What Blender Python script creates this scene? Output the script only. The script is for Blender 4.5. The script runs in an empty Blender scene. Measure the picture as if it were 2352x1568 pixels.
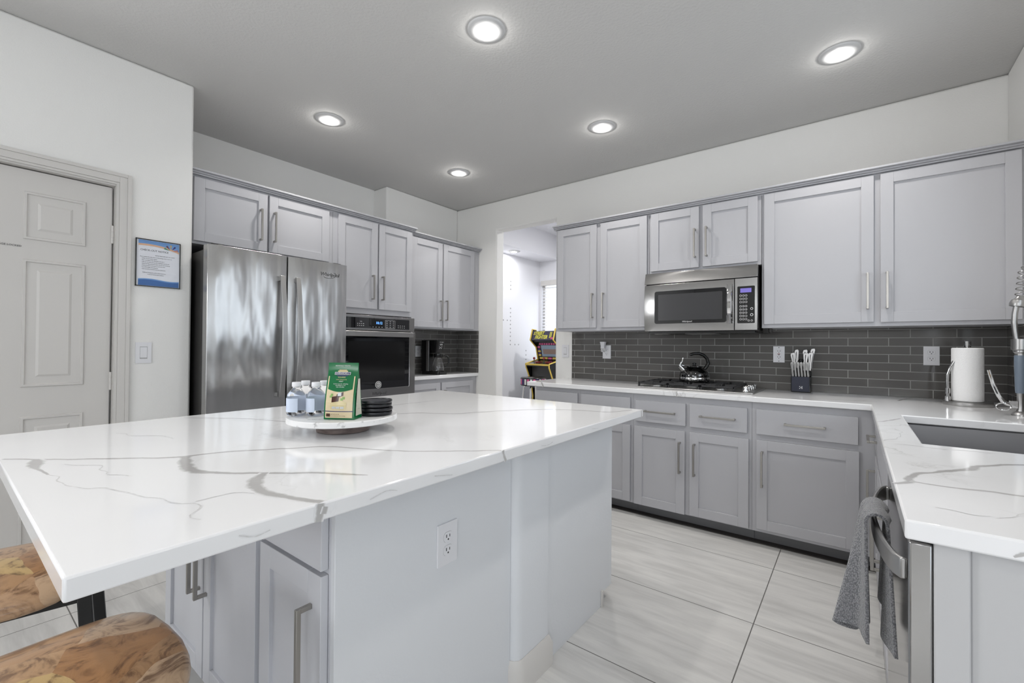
import bpy, bmesh, math, random
from mathutils import Vector, Matrix, noise
R = math.radians
random.seed(7)
S = bpy.context.scene
COL = S.collection

# ------------------------------------------------------------------ camera, world, light, exposure
cam_d = bpy.data.cameras.new('camera'); cam_d.sensor_width = 36.0; cam_d.lens = 36.0 * 1022.975 / 2352
cam_d.clip_start = 0.02; cam_d.clip_end = 100
cam = bpy.data.objects.new('camera', cam_d); COL.objects.link(cam); S.camera = cam
_y, _p, _r = R(37.572), R(0.5489), R(0.4125)
_fw = Vector((-math.sin(_y) * math.cos(_p), math.cos(_y) * math.cos(_p), math.sin(_p)))
_rt = Vector((math.cos(_y), math.sin(_y), 0)); _up = _rt.cross(_fw)
_rt2 = _rt * math.cos(_r) + _up * math.sin(_r); _up2 = -_rt * math.sin(_r) + _up * math.cos(_r)
_m = Matrix((_rt2, _up2, -_fw)).transposed().to_4x4(); _m.translation = Vector((0, 0, 1.2149))
cam.matrix_world = _m

W = bpy.data.worlds.new('world'); S.world = W; W.use_nodes = True
W.node_tree.nodes['Background'].inputs[0].default_value = (0.78, 0.88, 1.0, 1)
W.node_tree.nodes['Background'].inputs[1].default_value = 1.6
S.view_settings.view_transform = 'Standard'; S.view_settings.look = 'None'
S.view_settings.gamma = 1.0; S.view_settings.use_curve_mapping = False
S.view_settings.exposure = 0.13

def area(name, loc, rot, sx, sy, power, color):
    d = bpy.data.lights.new(name, 'AREA'); d.shape = 'RECTANGLE'; d.size = sx; d.size_y = sy; d.energy = power; d.color = color
    o = bpy.data.objects.new(name, d); o.location = loc; o.rotation_euler = rot; COL.objects.link(o); return o
DAY = (0.80, 0.90, 1.0)
# daylight just outside the windows the camera cannot see, plus added fill lights
area('daylight_sink_window', (0.98, 2.28, 1.65), (0, R(90), 0), 1.05, 1.1, 10, DAY)
area('daylight_patio_door', (2.5, -5.25, 1.25), (R(90), 0, 0), 3.2, 2.2, 60, (0.95, 0.97, 1.0))
area('fill_light_high', (-0.0, -5.25, 2.2), (R(80), 0, 0), 2.0, .85, 55, (0.97, 0.98, 1.0))  # added front fill from behind the camera, through a made-up high opening
area('fill_light_side', (-3.45, -1.15, 2.0), (0, R(-90), 0), .95, 1.3, 75, (0.97, 0.98, 1.0))  # added fill for the back cabinets, through a made-up opening in the left wall
area('daylight_nook_window', (4.65, -1.6, 1.5), (0, R(90), 0), 1.6, 2.6, 10, DAY)
area('daylight_hall_window', (-3.3, 6.30, 1.6), (R(-90), 0, 0), 1.3, 1.4, 20, (0.95, 0.97, 1.0))
LAMP_W = 4.6

# ------------------------------------------------------------------ mesh helpers
I4 = Matrix.Identity(4)
class MB:
    def __init__(s, *mats, T=None):
        s.nv = 0; s.bm = bmesh.new(); s.mats = list(mats); s.T = T.copy() if T else I4.copy(); s.vl = None
    def v(s, p): return s.bm.verts.new(s.T @ Vector(p))
    def f(s, vs, m=0):
        try: fa = s.bm.faces.new(vs)
        except ValueError: return None
        fa.material_index = m; return fa
    def box(s, x0, x1, y0, y1, z0, z1, m=0):
        c = [s.v((x, y, z)) for z in (z0, z1) for y in (y0, y1) for x in (x0, x1)]
        for q in ((0, 2, 3, 1), (4, 5, 7, 6), (0, 1, 5, 4), (2, 6, 7, 3), (0, 4, 6, 2), (1, 3, 7, 5)): s.f([c[i] for i in q], m)
    def prism(s, pts, a, b, m=0, axis='z'):
        def P(u, w, h): return {'z': (u, w, h), 'y': (u, h, w), 'x': (h, u, w)}[axis]
        A = [s.v(P(u, w, a)) for u, w in pts]; B = [s.v(P(u, w, b)) for u, w in pts]; n = len(pts)
        s.f(A[::-1], m); s.f(B, m)
        for i in range(n): s.f([A[i], A[(i + 1) % n], B[(i + 1) % n], B[i]], m)
    def loft(s, rings, m=0, close=True, cap=True):
        V = [[s.v(p) for p in r] for r in rings]; n = len(rings[0])
        for a, b in zip(V, V[1:]):
            for i in range(n if close else n - 1): s.f([a[i], a[(i + 1) % n], b[(i + 1) % n], b[i]], m)
        if cap and close: s.f(V[0][::-1], m); s.f(V[-1], m)
        return V
    def tube(s, pts, r, m=0, seg=10, cap=True, flat=1.0):
        pts = [Vector(p) for p in pts]; n = len(pts); rs = r if isinstance(r, (list, tuple)) else [r] * n
        t0 = (pts[1] - pts[0]).normalized(); ref = Vector((0, 0, 1)) if abs(t0.z) < .9 else Vector((1, 0, 0))
        nn = t0.cross(ref).normalized(); rings = []
        for i, p in enumerate(pts):
            t = (pts[min(i + 1, n - 1)] - pts[max(i - 1, 0)]).normalized()
            nn = (nn - t * nn.dot(t)).normalized(); b = t.cross(nn)
            rings.append([p + (nn * math.cos(a) + b * math.sin(a) * flat) * rs[i] for a in [2 * math.pi * k / seg for k in range(seg)]])
        s.loft(rings, m, True, cap)
    def lathe(s, prof, c=(0, 0, 0), m=0, seg=32, axis='z', sx=1.0, sy=1.0, cap=True):
        rings = []
        for r, h in prof:
            ring = []
            for k in range(seg):
                a = 2 * math.pi * k / seg; u, w = r * math.cos(a) * sx, r * math.sin(a) * sy
                p = {'z': (u, w, h), 'y': (u, h, w), 'x': (h, u, w)}[axis]
                ring.append((p[0] + c[0], p[1] + c[1], p[2] + c[2]))
            rings.append(ring)
        s.loft(rings, m, True, cap)
    def grid(s, fn, nu, nv, m=0):
        V = [[s.v(fn(i / nu, j / nv)) for j in range(nv + 1)] for i in range(nu + 1)]
        for i in range(nu):
            for j in range(nv): s.f([V[i][j], V[i + 1][j], V[i + 1][j + 1], V[i][j + 1]], m)
        return V
    def slab(s, xs, ys, inside, z0, z1, m=0, P=None):
        P = P or (lambda x, y, z: (x, y, z)); D = {}
        def g(i, j, k):
            if (i, j, k) not in D: D[(i, j, k)] = s.v(P(xs[i], ys[j], (z0, z1)[k]))
            return D[(i, j, k)]
        nx, ny = len(xs) - 1, len(ys) - 1
        ok = lambda i, j: 0 <= i < nx and 0 <= j < ny and inside((xs[i] + xs[i + 1]) / 2, (ys[j] + ys[j + 1]) / 2)
        for i in range(nx):
            for j in range(ny):
                if not ok(i, j): continue
                s.f([g(i, j, 1), g(i + 1, j, 1), g(i + 1, j + 1, 1), g(i, j + 1, 1)], m)
                s.f([g(i, j, 0), g(i, j + 1, 0), g(i + 1, j + 1, 0), g(i + 1, j, 0)], m)
                for (a, b, di, dj) in (((i, j), (i + 1, j), 0, -1), ((i + 1, j), (i + 1, j + 1), 1, 0), ((i + 1, j + 1), (i, j + 1), 0, 1), ((i, j + 1), (i, j), -1, 0)):
                    if not ok(i + di, j + dj): s.f([g(*a, 0), g(*b, 0), g(*b, 1), g(*a, 1)], m)
    def text(s, body, pos, size, m=0, ext=.0004, sx=1.0, shear=0.0, M=None, align='CENTER', bold=0.0):
        cu = bpy.data.curves.new('tmp', 'FONT'); cu.body = body; cu.size = size; cu.extrude = ext; cu.align_x = align; cu.align_y = 'CENTER'
        cu.shear = shear; cu.resolution_u = 2; cu.offset = bold
        o = bpy.data.objects.new('tmp', cu); me = bpy.data.meshes.new_from_object(o)
        X = s.T @ Matrix.Translation(pos) @ (M if M is not None else Matrix.Rotation(R(90), 4, 'X')) @ Matrix.Diagonal((sx, 1, 1, 1))
        vs = [s.bm.verts.new(X @ v.co) for v in me.vertices]
        for p in me.polygons: s.f([vs[i] for i in p.vertices], m)
        bpy.data.objects.remove(o); bpy.data.curves.remove(cu); bpy.data.meshes.remove(me)
    def vein(s, pts, z, m=0, jitter=.006, amp=1.0):
        s.nv += 1; z += .00003 * s.nv
        if s.vl is None: s.vl = s.bm.verts.layers.float.new('vein')
        P = [Vector((p[0], p[1])) for p in pts]; Wd = [p[2] for p in pts]; out = []
        for i in range(len(P) - 1):
            a, b, c, d = P[max(i - 1, 0)], P[i], P[i + 1], P[min(i + 2, len(P) - 1)]
            n = max(3, int((c - b).length / .012))
            for k in range(n):
                t = k / n; q = .5 * ((2 * b) + (c - a) * t + (2 * a - 5 * b + 4 * c - d) * t * t + (3 * b - a - 3 * c + d) * t ** 3)
                out.append((q, Wd[i] * (1 - t) + Wd[i + 1] * t))
        out.append((P[-1], Wd[-1])); rows = []
        for i, (q, w) in enumerate(out):
            t = (out[min(i + 1, len(out) - 1)][0] - out[max(i - 1, 0)][0]).normalized(); nrm = Vector((-t.y, t.x))
            q = q + nrm * jitter * (noise.noise(Vector((q.x * 18, q.y * 18, 3))))
            w1 = w * (1 + .5 * noise.noise(Vector((q.x * 30, q.y * 30, 9)))); w2 = w * (1 + .5 * noise.noise(Vector((q.x * 30, q.y * 30, 29))))
            row = []
            for off, val in ((w1, 0.0), (w1 * .35, amp), (-w2 * .35, amp), (-w2, 0.0)):
                vv = s.v((q.x + nrm.x * off, q.y + nrm.y * off, z)); vv[s.vl] = val; row.append(vv)
            rows.append(row)
        for a, b in zip(rows, rows[1:]):
            for k in range(3): s.f([a[k], a[k + 1], b[k + 1], b[k]], m)
    def build(s, name, parent=None, bev=0.0, smooth=35, recalc=True):
        if recalc: bmesh.ops.recalc_face_normals(s.bm, faces=s.bm.faces)
        o_ = Vector((0, 0, 0)); p = parent
        while p is not None: o_ += p.location; p = p.parent
        for v in s.bm.verts: v.co -= o_
        me = bpy.data.meshes.new(name); s.bm.to_mesh(me); s.bm.free()
        for mt in s.mats: me.materials.append(mt)
        if smooth:
            for p in me.polygons: p.use_smooth = True
            me.set_sharp_from_angle(angle=R(smooth))
        o = bpy.data.objects.new(name, me); COL.objects.link(o)
        if parent is not None: o.parent = parent
        if bev:
            b = o.modifiers.new('edge', 'BEVEL'); b.width = bev; b.segments = 2; b.limit_method = 'ANGLE'; b.angle_limit = R(40)
        return o

def tag(o, label, cat, group=None):
    o['label'] = label; o['category'] = cat
    if group: o['group'] = group
    return o
def thing(name, label, cat, loc, group=None):
    o = bpy.data.objects.new(name, None); o.empty_display_size = .05; o.location = loc; COL.objects.link(o); return tag(o, label, cat, group)
def struct(o): o['kind'] = 'structure'; return o
def copy_tree(o, parent=None):
    c = o.copy(); COL.objects.link(c)
    if parent is not None: c.parent = parent
    for ch in list(o.children): copy_tree(ch, c)
    return c
def face(d, x, y): return Matrix.Translation((x, y, 0)) @ Matrix.Rotation(R({'-y': 0, '+x': 90, '-x': -90, '+y': 180}[d]), 4, 'Z')

# ------------------------------------------------------------------ materials
def lin(r, g=None, b=None):
    c = (r, r if g is None else g, r if b is None else b)
    return tuple(((v / 255 + .055) / 1.055) ** 2.4 if v > 10 else v / 255 / 12.92 for v in c) + (1,)
class NT:
    def __init__(s, name):
        s.m = bpy.data.materials.new(name); s.m.use_nodes = True; s.t = s.m.node_tree; s.b = s.t.nodes['Principled BSDF']
    def n(s, typ, ins=None, **kw):
        x = s.t.nodes.new(typ)
        for k, v in kw.items(): setattr(x, k, v)
        for k, v in (ins or {}).items(): s.put(x.inputs[k], v)
        return x
    def put(s, sock, v):
        if hasattr(v, 'is_output') or isinstance(v, bpy.types.NodeSocket): s.t.links.new(v, sock)
        else: sock.default_value = v
    def set(s, **kw):
        for k, v in kw.items(): s.put(s.b.inputs[k.replace('_', ' ')], v)
    def pos(s, scale=(1, 1, 1), off=(0, 0, 0), obj=False):
        src = s.n('ShaderNodeTexCoord').outputs['Object'] if obj else s.n('ShaderNodeNewGeometry').outputs['Position']
        mp = s.n('ShaderNodeMapping', {'Scale': scale, 'Location': off}); s.t.links.new(src, mp.inputs['Vector']); return mp.outputs[0]
    def noise(s, vec, scale, detail=3, rough=.5, dist=0.0):
        return s.n('ShaderNodeTexNoise', {'Vector': vec, 'Scale': scale, 'Detail': detail, 'Roughness': rough, 'Distortion': dist}).outputs[0]
    def ramp(s, fac, stops):
        r = s.n('ShaderNodeValToRGB', {'Fac': fac}); e = r.color_ramp.elements
        while len(e) < len(stops): e.new(.5)
        for k, (p, c) in enumerate(stops): e[k].position = p; e[k].color = c if len(c) == 4 else (*c, 1)
        return r.outputs[0]
    def math(s, op, a, b=0.0, c=None):
        x = s.n('ShaderNodeMath', operation=op); s.put(x.inputs[0], a); s.put(x.inputs[1], b)
        if c is not None: s.put(x.inputs[2], c)
        return x.outputs[0]
    def mix(s, fac, a, b):
        x = s.n('ShaderNodeMix', data_type='RGBA'); s.put(x.inputs[0], fac); s.put(x.inputs[6], a); s.put(x.inputs[7], b); return x.outputs[2]
    def bump(s, h, strength=.3, dist=.01): s.put(s.b.inputs['Normal'], s.n('ShaderNodeBump', {'Height': h, 'Strength': strength, 'Distance': dist}).outputs[0])
def simple(name, col, rough=.5, metal=0.0, bump=None, **kw):
    t = NT(name); t.set(Base_Color=col, Roughness=rough, Metallic=metal, **kw)
    if bump: t.bump(t.noise(t.pos(), bump[0], 2), bump[1], bump[2])
    return t.m

M_WALL = simple('wall_paint', lin(236, 235, 232), .75, bump=(140, .22, .004))
M_WALLD = M_WALL
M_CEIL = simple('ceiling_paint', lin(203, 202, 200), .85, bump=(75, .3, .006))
M_TRIM = simple('trim_paint', lin(210, 207, 203), .4)
M_LTRIM = simple('light_trim', lin(205), .5)
M_HALLWALL = simple('hall_wall_paint', lin(232, 232, 236), .8)
M_CAB = simple('cabinet_paint', lin(181, 181, 185), .42, bump=(260, .05, .002))
M_CABW = simple('island_cabinet_paint', lin(206, 207, 212), .42)
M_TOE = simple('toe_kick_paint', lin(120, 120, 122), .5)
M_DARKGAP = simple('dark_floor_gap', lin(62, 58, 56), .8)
M_PANEL = simple('island_panel_paint', lin(222, 224, 227), .5, bump=(120, .1, .003))
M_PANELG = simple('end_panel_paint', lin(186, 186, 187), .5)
M_NICKEL = simple('brushed_nickel', lin(168, 165, 160), .36, 1.0)
M_CHROME = simple('chrome', lin(215), .06, 1.0)
M_STEELS = simple('satin_steel', lin(172, 171, 170), .34, 1.0)
M_BLACK = simple('black_plastic', lin(14), .25)
M_BLACKM = simple('black_metal', lin(16), .45)
M_IRON = simple('cast_iron', lin(34, 34, 36), .5)
M_GLOSS = simple('black_glass', lin(6, 7, 12), .03, Coat_Weight=1.0)
M_KETTLE = simple('black_enamel', lin(9), .04, Coat_Weight=1.0)
M_DKGREY = simple('dark_grey_metal', lin(62, 61, 60), .4, .3)
M_WHITE = simple('white_plastic', lin(228, 228, 231), .3)
M_SLOT = simple('slot_black', lin(25), .6); M_SEAM = simple('plastic_seam', lin(168), .6)
M_GREY = simple('grey_print', lin(150), .5)
M_SINK = simple('sink_steel', lin(150, 150, 152), .4, .7)
M_RUBBER = simple('blue_grey_grip', lin(112, 124, 138), .35)
M_NAVY = simple('navy_block', lin(27, 32, 52), .45)
M_PAPER = simple('paper_towel', lin(246), .9, bump=(220, .5, .003))
M_RED = simple('red_button', lin(130, 40, 45), .4)
M_TEXTW = simple('white_print', lin(225), .5)
M_TEXTD = simple('dark_print', lin(70), .5)
M_LOGO = simple('logo_metal', lin(95), .35, .8)
M_GOLD = simple('yellow_trim', lin(226, 196, 92), .5)
M_COAST = simple('coaster_black', lin(22, 23, 28), .3)
M_FOIL = simple('crumpled_foil', lin(225), .12, 1.0, bump=(60, .9, .01))

def emit(name, col, st):
    t = NT(name); t.set(Base_Color=col, Emission_Color=col, Emission_Strength=st); return t.m
M_LAMP = emit('lamp_diffuser', (1, .98, .95, 1), 9.0)
M_DISP = emit('blue_digits', (.12, .35, 1, 1), 2.2)
M_DISPV = emit('violet_display', lin(92, 84, 150), .9)
M_SCREEN = None

def steel(name, brush='h', wav=0.0, rough=.2, base=165):
    t = NT(name); t.set(Base_Color=lin(base, base - 1, base - 2), Metallic=1.0, Anisotropic=.9 if wav else .6)
    sc = (6, 6, 900) if brush == 'h' else (900, 900, 6)
    fine = t.noise(t.pos(sc), 1.0, 2)
    t.set(Roughness=t.math('MULTIPLY_ADD', fine, .05, rough - .025))
    tg = t.n('ShaderNodeTangent', direction_type='RADIAL', axis='Z'); t.put(t.b.inputs['Tangent'], tg.outputs[0])
    if wav:
        big = t.noise(t.pos((1, 5.0, 1.1)), 1.6, 1.5)
        b1 = t.n('ShaderNodeBump', {'Height': big, 'Strength': wav, 'Distance': .03})
        t.put(t.b.inputs['Normal'], b1.outputs[0])
    return t.m
M_STEEL = steel('stainless_steel'); M_FRIDGE = steel('fridge_steel', wav=1.0, rough=.25, base=182)
M_DW = steel('dishwasher_steel', rough=.16, base=165)

def quartz():
    t = NT('white_quartz'); p = t.pos()
    wob = t.noise(p, 7, 4, .6)
    v1 = t.noise(t.pos((1, 1, 1), (3.1, 1.7, 0)), 2.3, 7, .62, 1.2)
    line = t.ramp(t.math('ABSOLUTE', t.math('SUBTRACT', v1, .5)), [(0.0, (1, 1, 1)), (.012, (.25, .25, .25)), (.03, (0, 0, 0))])
    mask = t.ramp(t.noise(p, 1.7, 2), [(.55, (0, 0, 0)), (.68, (1, 1, 1))])
    thin = t.math('MULTIPLY', t.math('MULTIPLY', line, mask), .55)
    cloud = t.math('MULTIPLY', t.ramp(t.noise(p, 1.2, 4), [(.45, (0, 0, 0)), (.75, (1, 1, 1))]), .10)
    at = t.n('ShaderNodeAttribute', attribute_name='vein').outputs['Fac']
    rib = t.ramp(t.math('ADD', at, t.math('MULTIPLY', t.math('SUBTRACT', t.noise(p, 55, 5, .7), .5), 1.3)), [(.12, (0, 0, 0)), (.85, (1, 1, 1))])
    rib = t.math('MULTIPLY', rib, t.ramp(at, [(0, (0, 0, 0)), (.35, (1, 1, 1))]))
    rib = t.math('MULTIPLY', rib, t.math('MULTIPLY_ADD', wob, .5, .55))
    fac = t.math('MINIMUM', t.math('MAXIMUM', t.math('ADD', thin, cloud), rib), 1.0)
    t.set(Base_Color=t.mix(fac, lin(236, 236, 237), lin(168, 166, 164)), Roughness=.09, Specular_IOR_Level=.5); return t.m
M_QUARTZ = quartz()

def tile_mat():
    t = NT('grey_glass_tile'); g = t.n('ShaderNodeNewGeometry').outputs['Position']; sp = t.n('ShaderNodeSeparateXYZ'); t.put(sp.inputs[0], g)
    cb = t.n('ShaderNodeCombineXYZ'); t.put(cb.inputs[0], t.math('ADD', t.math('ADD', sp.outputs[0], sp.outputs[1]), -3.687 + .05 + 20)); t.put(cb.inputs[1], t.math('ADD', sp.outputs[2], -.9125 + 5.28))
    br = t.n('ShaderNodeTexBrick', {'Vector': cb.outputs[0], 'Color1': lin(90, 88, 86), 'Color2': lin(102, 100, 97), 'Mortar': lin(158, 157, 154), 'Scale': 1.0, 'Mortar Size': .0021, 'Mortar Smooth': .05, 'Brick Width': .2052, 'Row Height': .0528, 'Bias': 0.0}, offset=.5)
    wav = t.noise(t.pos((1, 1, 1)), 9, 1)
    t.set(Base_Color=br.outputs[0], Roughness=t.math('MULTIPLY_ADD', br.outputs[1], .4, .10), Specular_IOR_Level=.35)
    h = t.math('ADD', t.math('MULTIPLY', br.outputs[1], -1.0), t.math('MULTIPLY', wav, .5))
    t.bump(h, .35, .004); return t.m
M_TILE = tile_mat()

def floor_mat():
    t = NT('grey_porcelain_tile'); v = t.pos((1, 1, 1), (.353 + 12.175, -.39 + 6.085, 0))
    br = t.n('ShaderNodeTexBrick', {'Vector': v, 'Color1': (1, 1, 1, 1), 'Color2': (.9, .9, .9, 1), 'Mortar': (0, 0, 0, 1), 'Scale': 1.0, 'Mortar Size': .0022, 'Mortar Smooth': 0.0, 'Brick Width': 1.2175, 'Row Height': .6085, 'Bias': 0.0}, offset=0.0)
    a = t.noise(t.pos((1.1, 9, 1)), 2.4, 6, .6, .6); b = t.noise(t.pos((.8, 4, 1), (5, 2, 0)), 1.6, 3)
    c = t.ramp(t.math('MULTIPLY_ADD', a, .6, t.math('MULTIPLY', b, .4)), [(.33, lin(184, 183, 181)), (.5, lin(204, 203, 201)), (.68, lin(220, 219, 216))])
    t.set(Base_Color=t.mix(br.outputs[1], c, lin(104, 103, 100)), Roughness=t.math('MULTIPLY_ADD', a, .15, .24))
    t.bump(t.math('MULTIPLY', br.outputs[1], -1), .4, .002); return t.m
M_FLOOR = floor_mat()

def wood_mat():
    t = NT('mango_wood'); o = t.pos(obj=True)
    wq = t.n('ShaderNodeVectorMath', {0: o}, operation='ADD'); nz = t.n('ShaderNodeTexNoise', {'Vector': o, 'Scale': 5.0, 'Detail': 2})
    t.put(wq.inputs[1], t.n('ShaderNodeVectorMath', {0: nz.outputs[1], 1: (.09, .09, .09)}, operation='MULTIPLY').outputs[0])
    vo = t.n('ShaderNodeTexVoronoi', {'Vector': wq.outputs[0], 'Scale': 7.5}); cell = vo.outputs['Color']
    sep = t.n('ShaderNodeSeparateColor'); t.put(sep.inputs[0], cell)
    gx = t.n('ShaderNodeVectorMath', {0: wq.outputs[0], 1: (5, 5, 5)}, operation='MULTIPLY'); gc = t.n('ShaderNodeVectorMath', {0: gx.outputs[0]}, operation='ADD'); t.put(gc.inputs[1], cell)
    g = t.n('ShaderNodeTexNoise', {'Vector': gc.outputs[0], 'Scale': 2.0, 'Detail': 8, 'Roughness': .62, 'Distortion': 3.0}).outputs[0]
    base = t.ramp(sep.outputs[0], [(0, lin(150, 108, 68)), (.3, lin(190, 154, 116)), (.55, lin(166, 122, 80)), (.75, lin(200, 172, 142)), (1, lin(190, 160, 84))])
    dark = t.ramp(g, [(.38, (1, 1, 1)), (.47, (.25, .25, .25)), (.56, (0, 0, 0))])
    blk = t.ramp(t.noise(o, 9, 6, .7), [(.60, (0, 0, 0)), (.70, (1, 1, 1))])
    c = t.mix(t.math('MULTIPLY', dark, .75), base, lin(84, 50, 24)); c = t.mix(t.math('MULTIPLY', blk, .8), c, lin(42, 28, 18))
    t.set(Base_Color=c, Roughness=.28, Coat_Weight=.4, Coat_Roughness=.12); t.bump(g, .12, .004); return t.m
M_WOOD = wood_mat()
def walnut():
    t = NT('grey_brown_wood'); g = t.noise(t.pos((9, 9, 45)), 1.2, 4, .6, 1.0)
    t.set(Base_Color=t.ramp(g, [(.3, lin(84, 72, 68)), (.6, lin(128, 112, 106)), (.75, lin(104, 90, 84))]), Roughness=.5); return t.m
M_WALNUT = walnut()
def marble():
    t = NT('speckled_marble'); b = t.ramp(t.noise(t.pos(), 26, 4, .6), [(.30, lin(160)), (.40, lin(232)), (1, lin(238))])
    t.set(Base_Color=b, Roughness=.25); return t.m
M_MARBLE = marble()
def towel_mat():
    t = NT('grey_terry'); v = t.n('ShaderNodeTexVoronoi', {'Vector': t.pos((1, 1, 1)), 'Scale': 330.0})
    t.set(Base_Color=t.ramp(v.outputs['Distance'], [(0, lin(150, 150, 153)), (.7, lin(96, 97, 101))]), Roughness=1.0, Sheen_Weight=.5)
    t.bump(t.math('MULTIPLY', v.outputs['Distance'], -1), .8, .004); return t.m
M_TOWEL = towel_mat()
def clear(name, col=(1, 1, 1, 1), ior=1.45, rough=0.0):
    t = NT(name); t.set(Base_Color=col, Roughness=rough, IOR=ior, Transmission_Weight=1.0); return t.m
M_GLASS = clear('clear_glass'); M_PET = clear('clear_bottle', (1, 1, 1, 1), 1.2)
M_LABEL = simple('pale_blue_label', lin(205, 216, 234), .4); M_LABELD = simple('label_print', lin(150, 165, 205), .5)
def thin_pane():
    t = NT('window_pane'); g = t.n('ShaderNodeBsdfGlossy', {'Roughness': .02}); tr = t.n('ShaderNodeBsdfTransparent'); mx = t.n('ShaderNodeMixShader', {0: .06})
    t.t.links.new(tr.outputs[0], mx.inputs[1]); t.t.links.new(g.outputs[0], mx.inputs[2]); t.t.links.new(mx.outputs[0], t.t.nodes['Material Output'].inputs['Surface']); return t.m
M_PANE = thin_pane()
def flat(name, c, rough=.45): return simple(name, c, rough)

# ------------------------------------------------------------------ room shell
YR, ZC, XW, XJ, XRC, XD, YDE, YJ = 3.687, 2.774, 0.6876, -3.644, -3.852, -3.171, .948, 2.70
ZT, ZB = .914, .8795
def wall(name, mat, xs, zs, inside, plane, a, b, bev=0.0):
    P = (lambda u, z, t: (u, t, z)) if plane == 'y' else (lambda u, z, t: (t, u, z))
    mb = MB(mat); mb.slab(xs, zs, inside, a, b, 0, P); return struct(mb.build(name, None, bev))
mb = MB(M_FLOOR); mb.box(-5.0, 4.6, -5.1, 7.0, -.1, 0); struct(mb.build('floor', smooth=0))
mb = MB(M_CEIL); mb.box(-4.1, 4.6, -5.1, YR + .13, ZC, ZC + .1); struct(mb.build('ceiling', smooth=0))
wall('wall_back', M_WALL, [-4.1, -3.058, -2.305, XW + .14], [0, 2.457, ZC], lambda x, z: not (-3.058 < x < -2.305 and z < 2.457), 'y', YR, YR + .13, .014)
wall('wall_left', M_WALL, [-5.1, -1.85, -.45, -.178 - .022, .584 + .022, YDE], [0, 1.5, 2.078, 2.5, ZC], lambda y, z: not ((-.2 < y < .606 and z < 2.078) or (-1.85 < y < -.45 and 1.5 < z < 2.5)), 'x', XD - .12, XD, .012)
mb = MB(M_WALL); mb.box(XRC, XD - .12, YDE - .12, YDE, 0, ZC); struct(mb.build('wall_alcove', smooth=0))
mb = MB(M_WALL); mb.box(XRC - .14, XRC, YDE - .12, YJ + .05, 0, ZC); struct(mb.build('wall_fridge', smooth=0))
mb = MB(M_WALL); mb.box(XJ - .3, XJ, YJ, YR, 0, ZC); struct(mb.build('wall_coffee', None, .012))
wall('wall_right', M_WALL, [.98, 1.78, 2.78, YR], [0, 1.16, 2.16, ZC], lambda y, z: not (1.78 < y < 2.78 and 1.16 < z < 2.16), 'x', XW, XW + .14, .008)
mb = MB(M_WALL); mb.box(XW + .14, 4.6, .98, 1.1, 0, ZC); struct(mb.build('wall_nook', smooth=0))
wall('wall_front', M_WALL, [-3.3, -1.0, 1.0, 1.2, 4.1, 4.6], [0, .04, 1.75, 2.25, 2.62, ZC], lambda x, z: not ((1.2 < x < 4.1 and .04 < z < 2.25) or (-1.0 < x < 1.0 and 1.75 < z < 2.62)), 'y', -5.1, -5.0)
wall('wall_east', M_WALL, [-5.1, -2.9, -.3, .98], [0, .7, 2.3, ZC], lambda y, z: not (-2.9 < y < -.3 and .7 < z < 2.3), 'x', 4.4, 4.5)
# island pony wall and its base trim
mb = MB(M_PANEL)
pr = [(-2.12, 1.247), (-.958, 1.247), (-.944, 1.252), (-.934, 1.264), (-.930, 1.283), (-.930, 1.446), (-2.12, 1.446)]
mb.prism(pr, 0, ZB); struct(mb.build('wall_island', None, 0, 50))
mb = MB(M_TRIM)
bp = [(-.960, 1.236), (-.938, 1.240), (-.921, 1.256), (-.914, 1.276), (-.914, 1.458), (-.929, 1.458), (-.929, 1.276), (-.95, 1.25)]
bp2 = [(-.960, 1.244), (-.944, 1.249), (-.930, 1.262), (-.926, 1.280), (-.926, 1.450), (-.929, 1.450), (-.929, 1.276), (-.95, 1.25)]
A = [(x, y, 0) for x, y in bp]; B = [(x, y, .085) for x, y in bp]; C = [(x, y, .112) for x, y in bp2]
mb.loft([A, B, C]); struct(mb.build('baseboard_island', None, 0, 40))

mb = MB(M_BLACKM); mb.box(-3.50, -3.45, -.40, .80, 0, 2.4); struct(mb.build('door_gap_backing', smooth=0))  # unseen black backing, added to block light and keep the door gap dark
# pantry door with six raised panels, casing and hinges
mb = MB(M_TRIM); Td = face('+x', XD - .035, -.178)
mb.T = Td
W_, H_ = .762, 2.058
mb.box(0, W_, .0, .035, .008, H_)
PR = [(.11, .315), (.447, .652)]; PZ = [(1.608, 1.948), (.998, 1.615 - .11), (.20, .845)]
PZ = [(1.612, 1.943), (.875 + .13, 1.612 - .11 + .11), (.2, .842)]
PZ = [(1.728, 1.943), (1.005, 1.612), (.20, .842)]
for (a, b) in PR:
    for (c, d) in PZ:
        o = [(a, c), (b, c), (b, d), (a, d)]
        def ring(i, y): return [(a + i, y, c + i), (b - i, y, c + i), (b - i, y, d - i), (a + i, y, d - i)]
        mb.loft([ring(-.010, 0), ring(-.006, -.007), ring(.002, -.007), ring(.010, .009), ring(.022, .009), ring(.050, -.005), ring(.052, -.005)], 0, True, False)
        mb.f([mb.v(p) for p in ring(.052, -.005)])
dr = mb.build('door_1', None, 0, 25); struct(dr); dr['label'] = 'cream six panel pantry door with black stick on lettering'
mb = MB(M_TEXTD, T=Td); mb.text('GARAGE LOCKED', (.434, -.001, 1.681), .0122, 0, .0003, 1.0, .12, align='RIGHT', M=Matrix.Rotation(R(90), 4, 'X') @ Matrix.Rotation(R(-1.2), 4, 'Z')); mb.build('lettering', dr, 0, 0)
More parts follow.
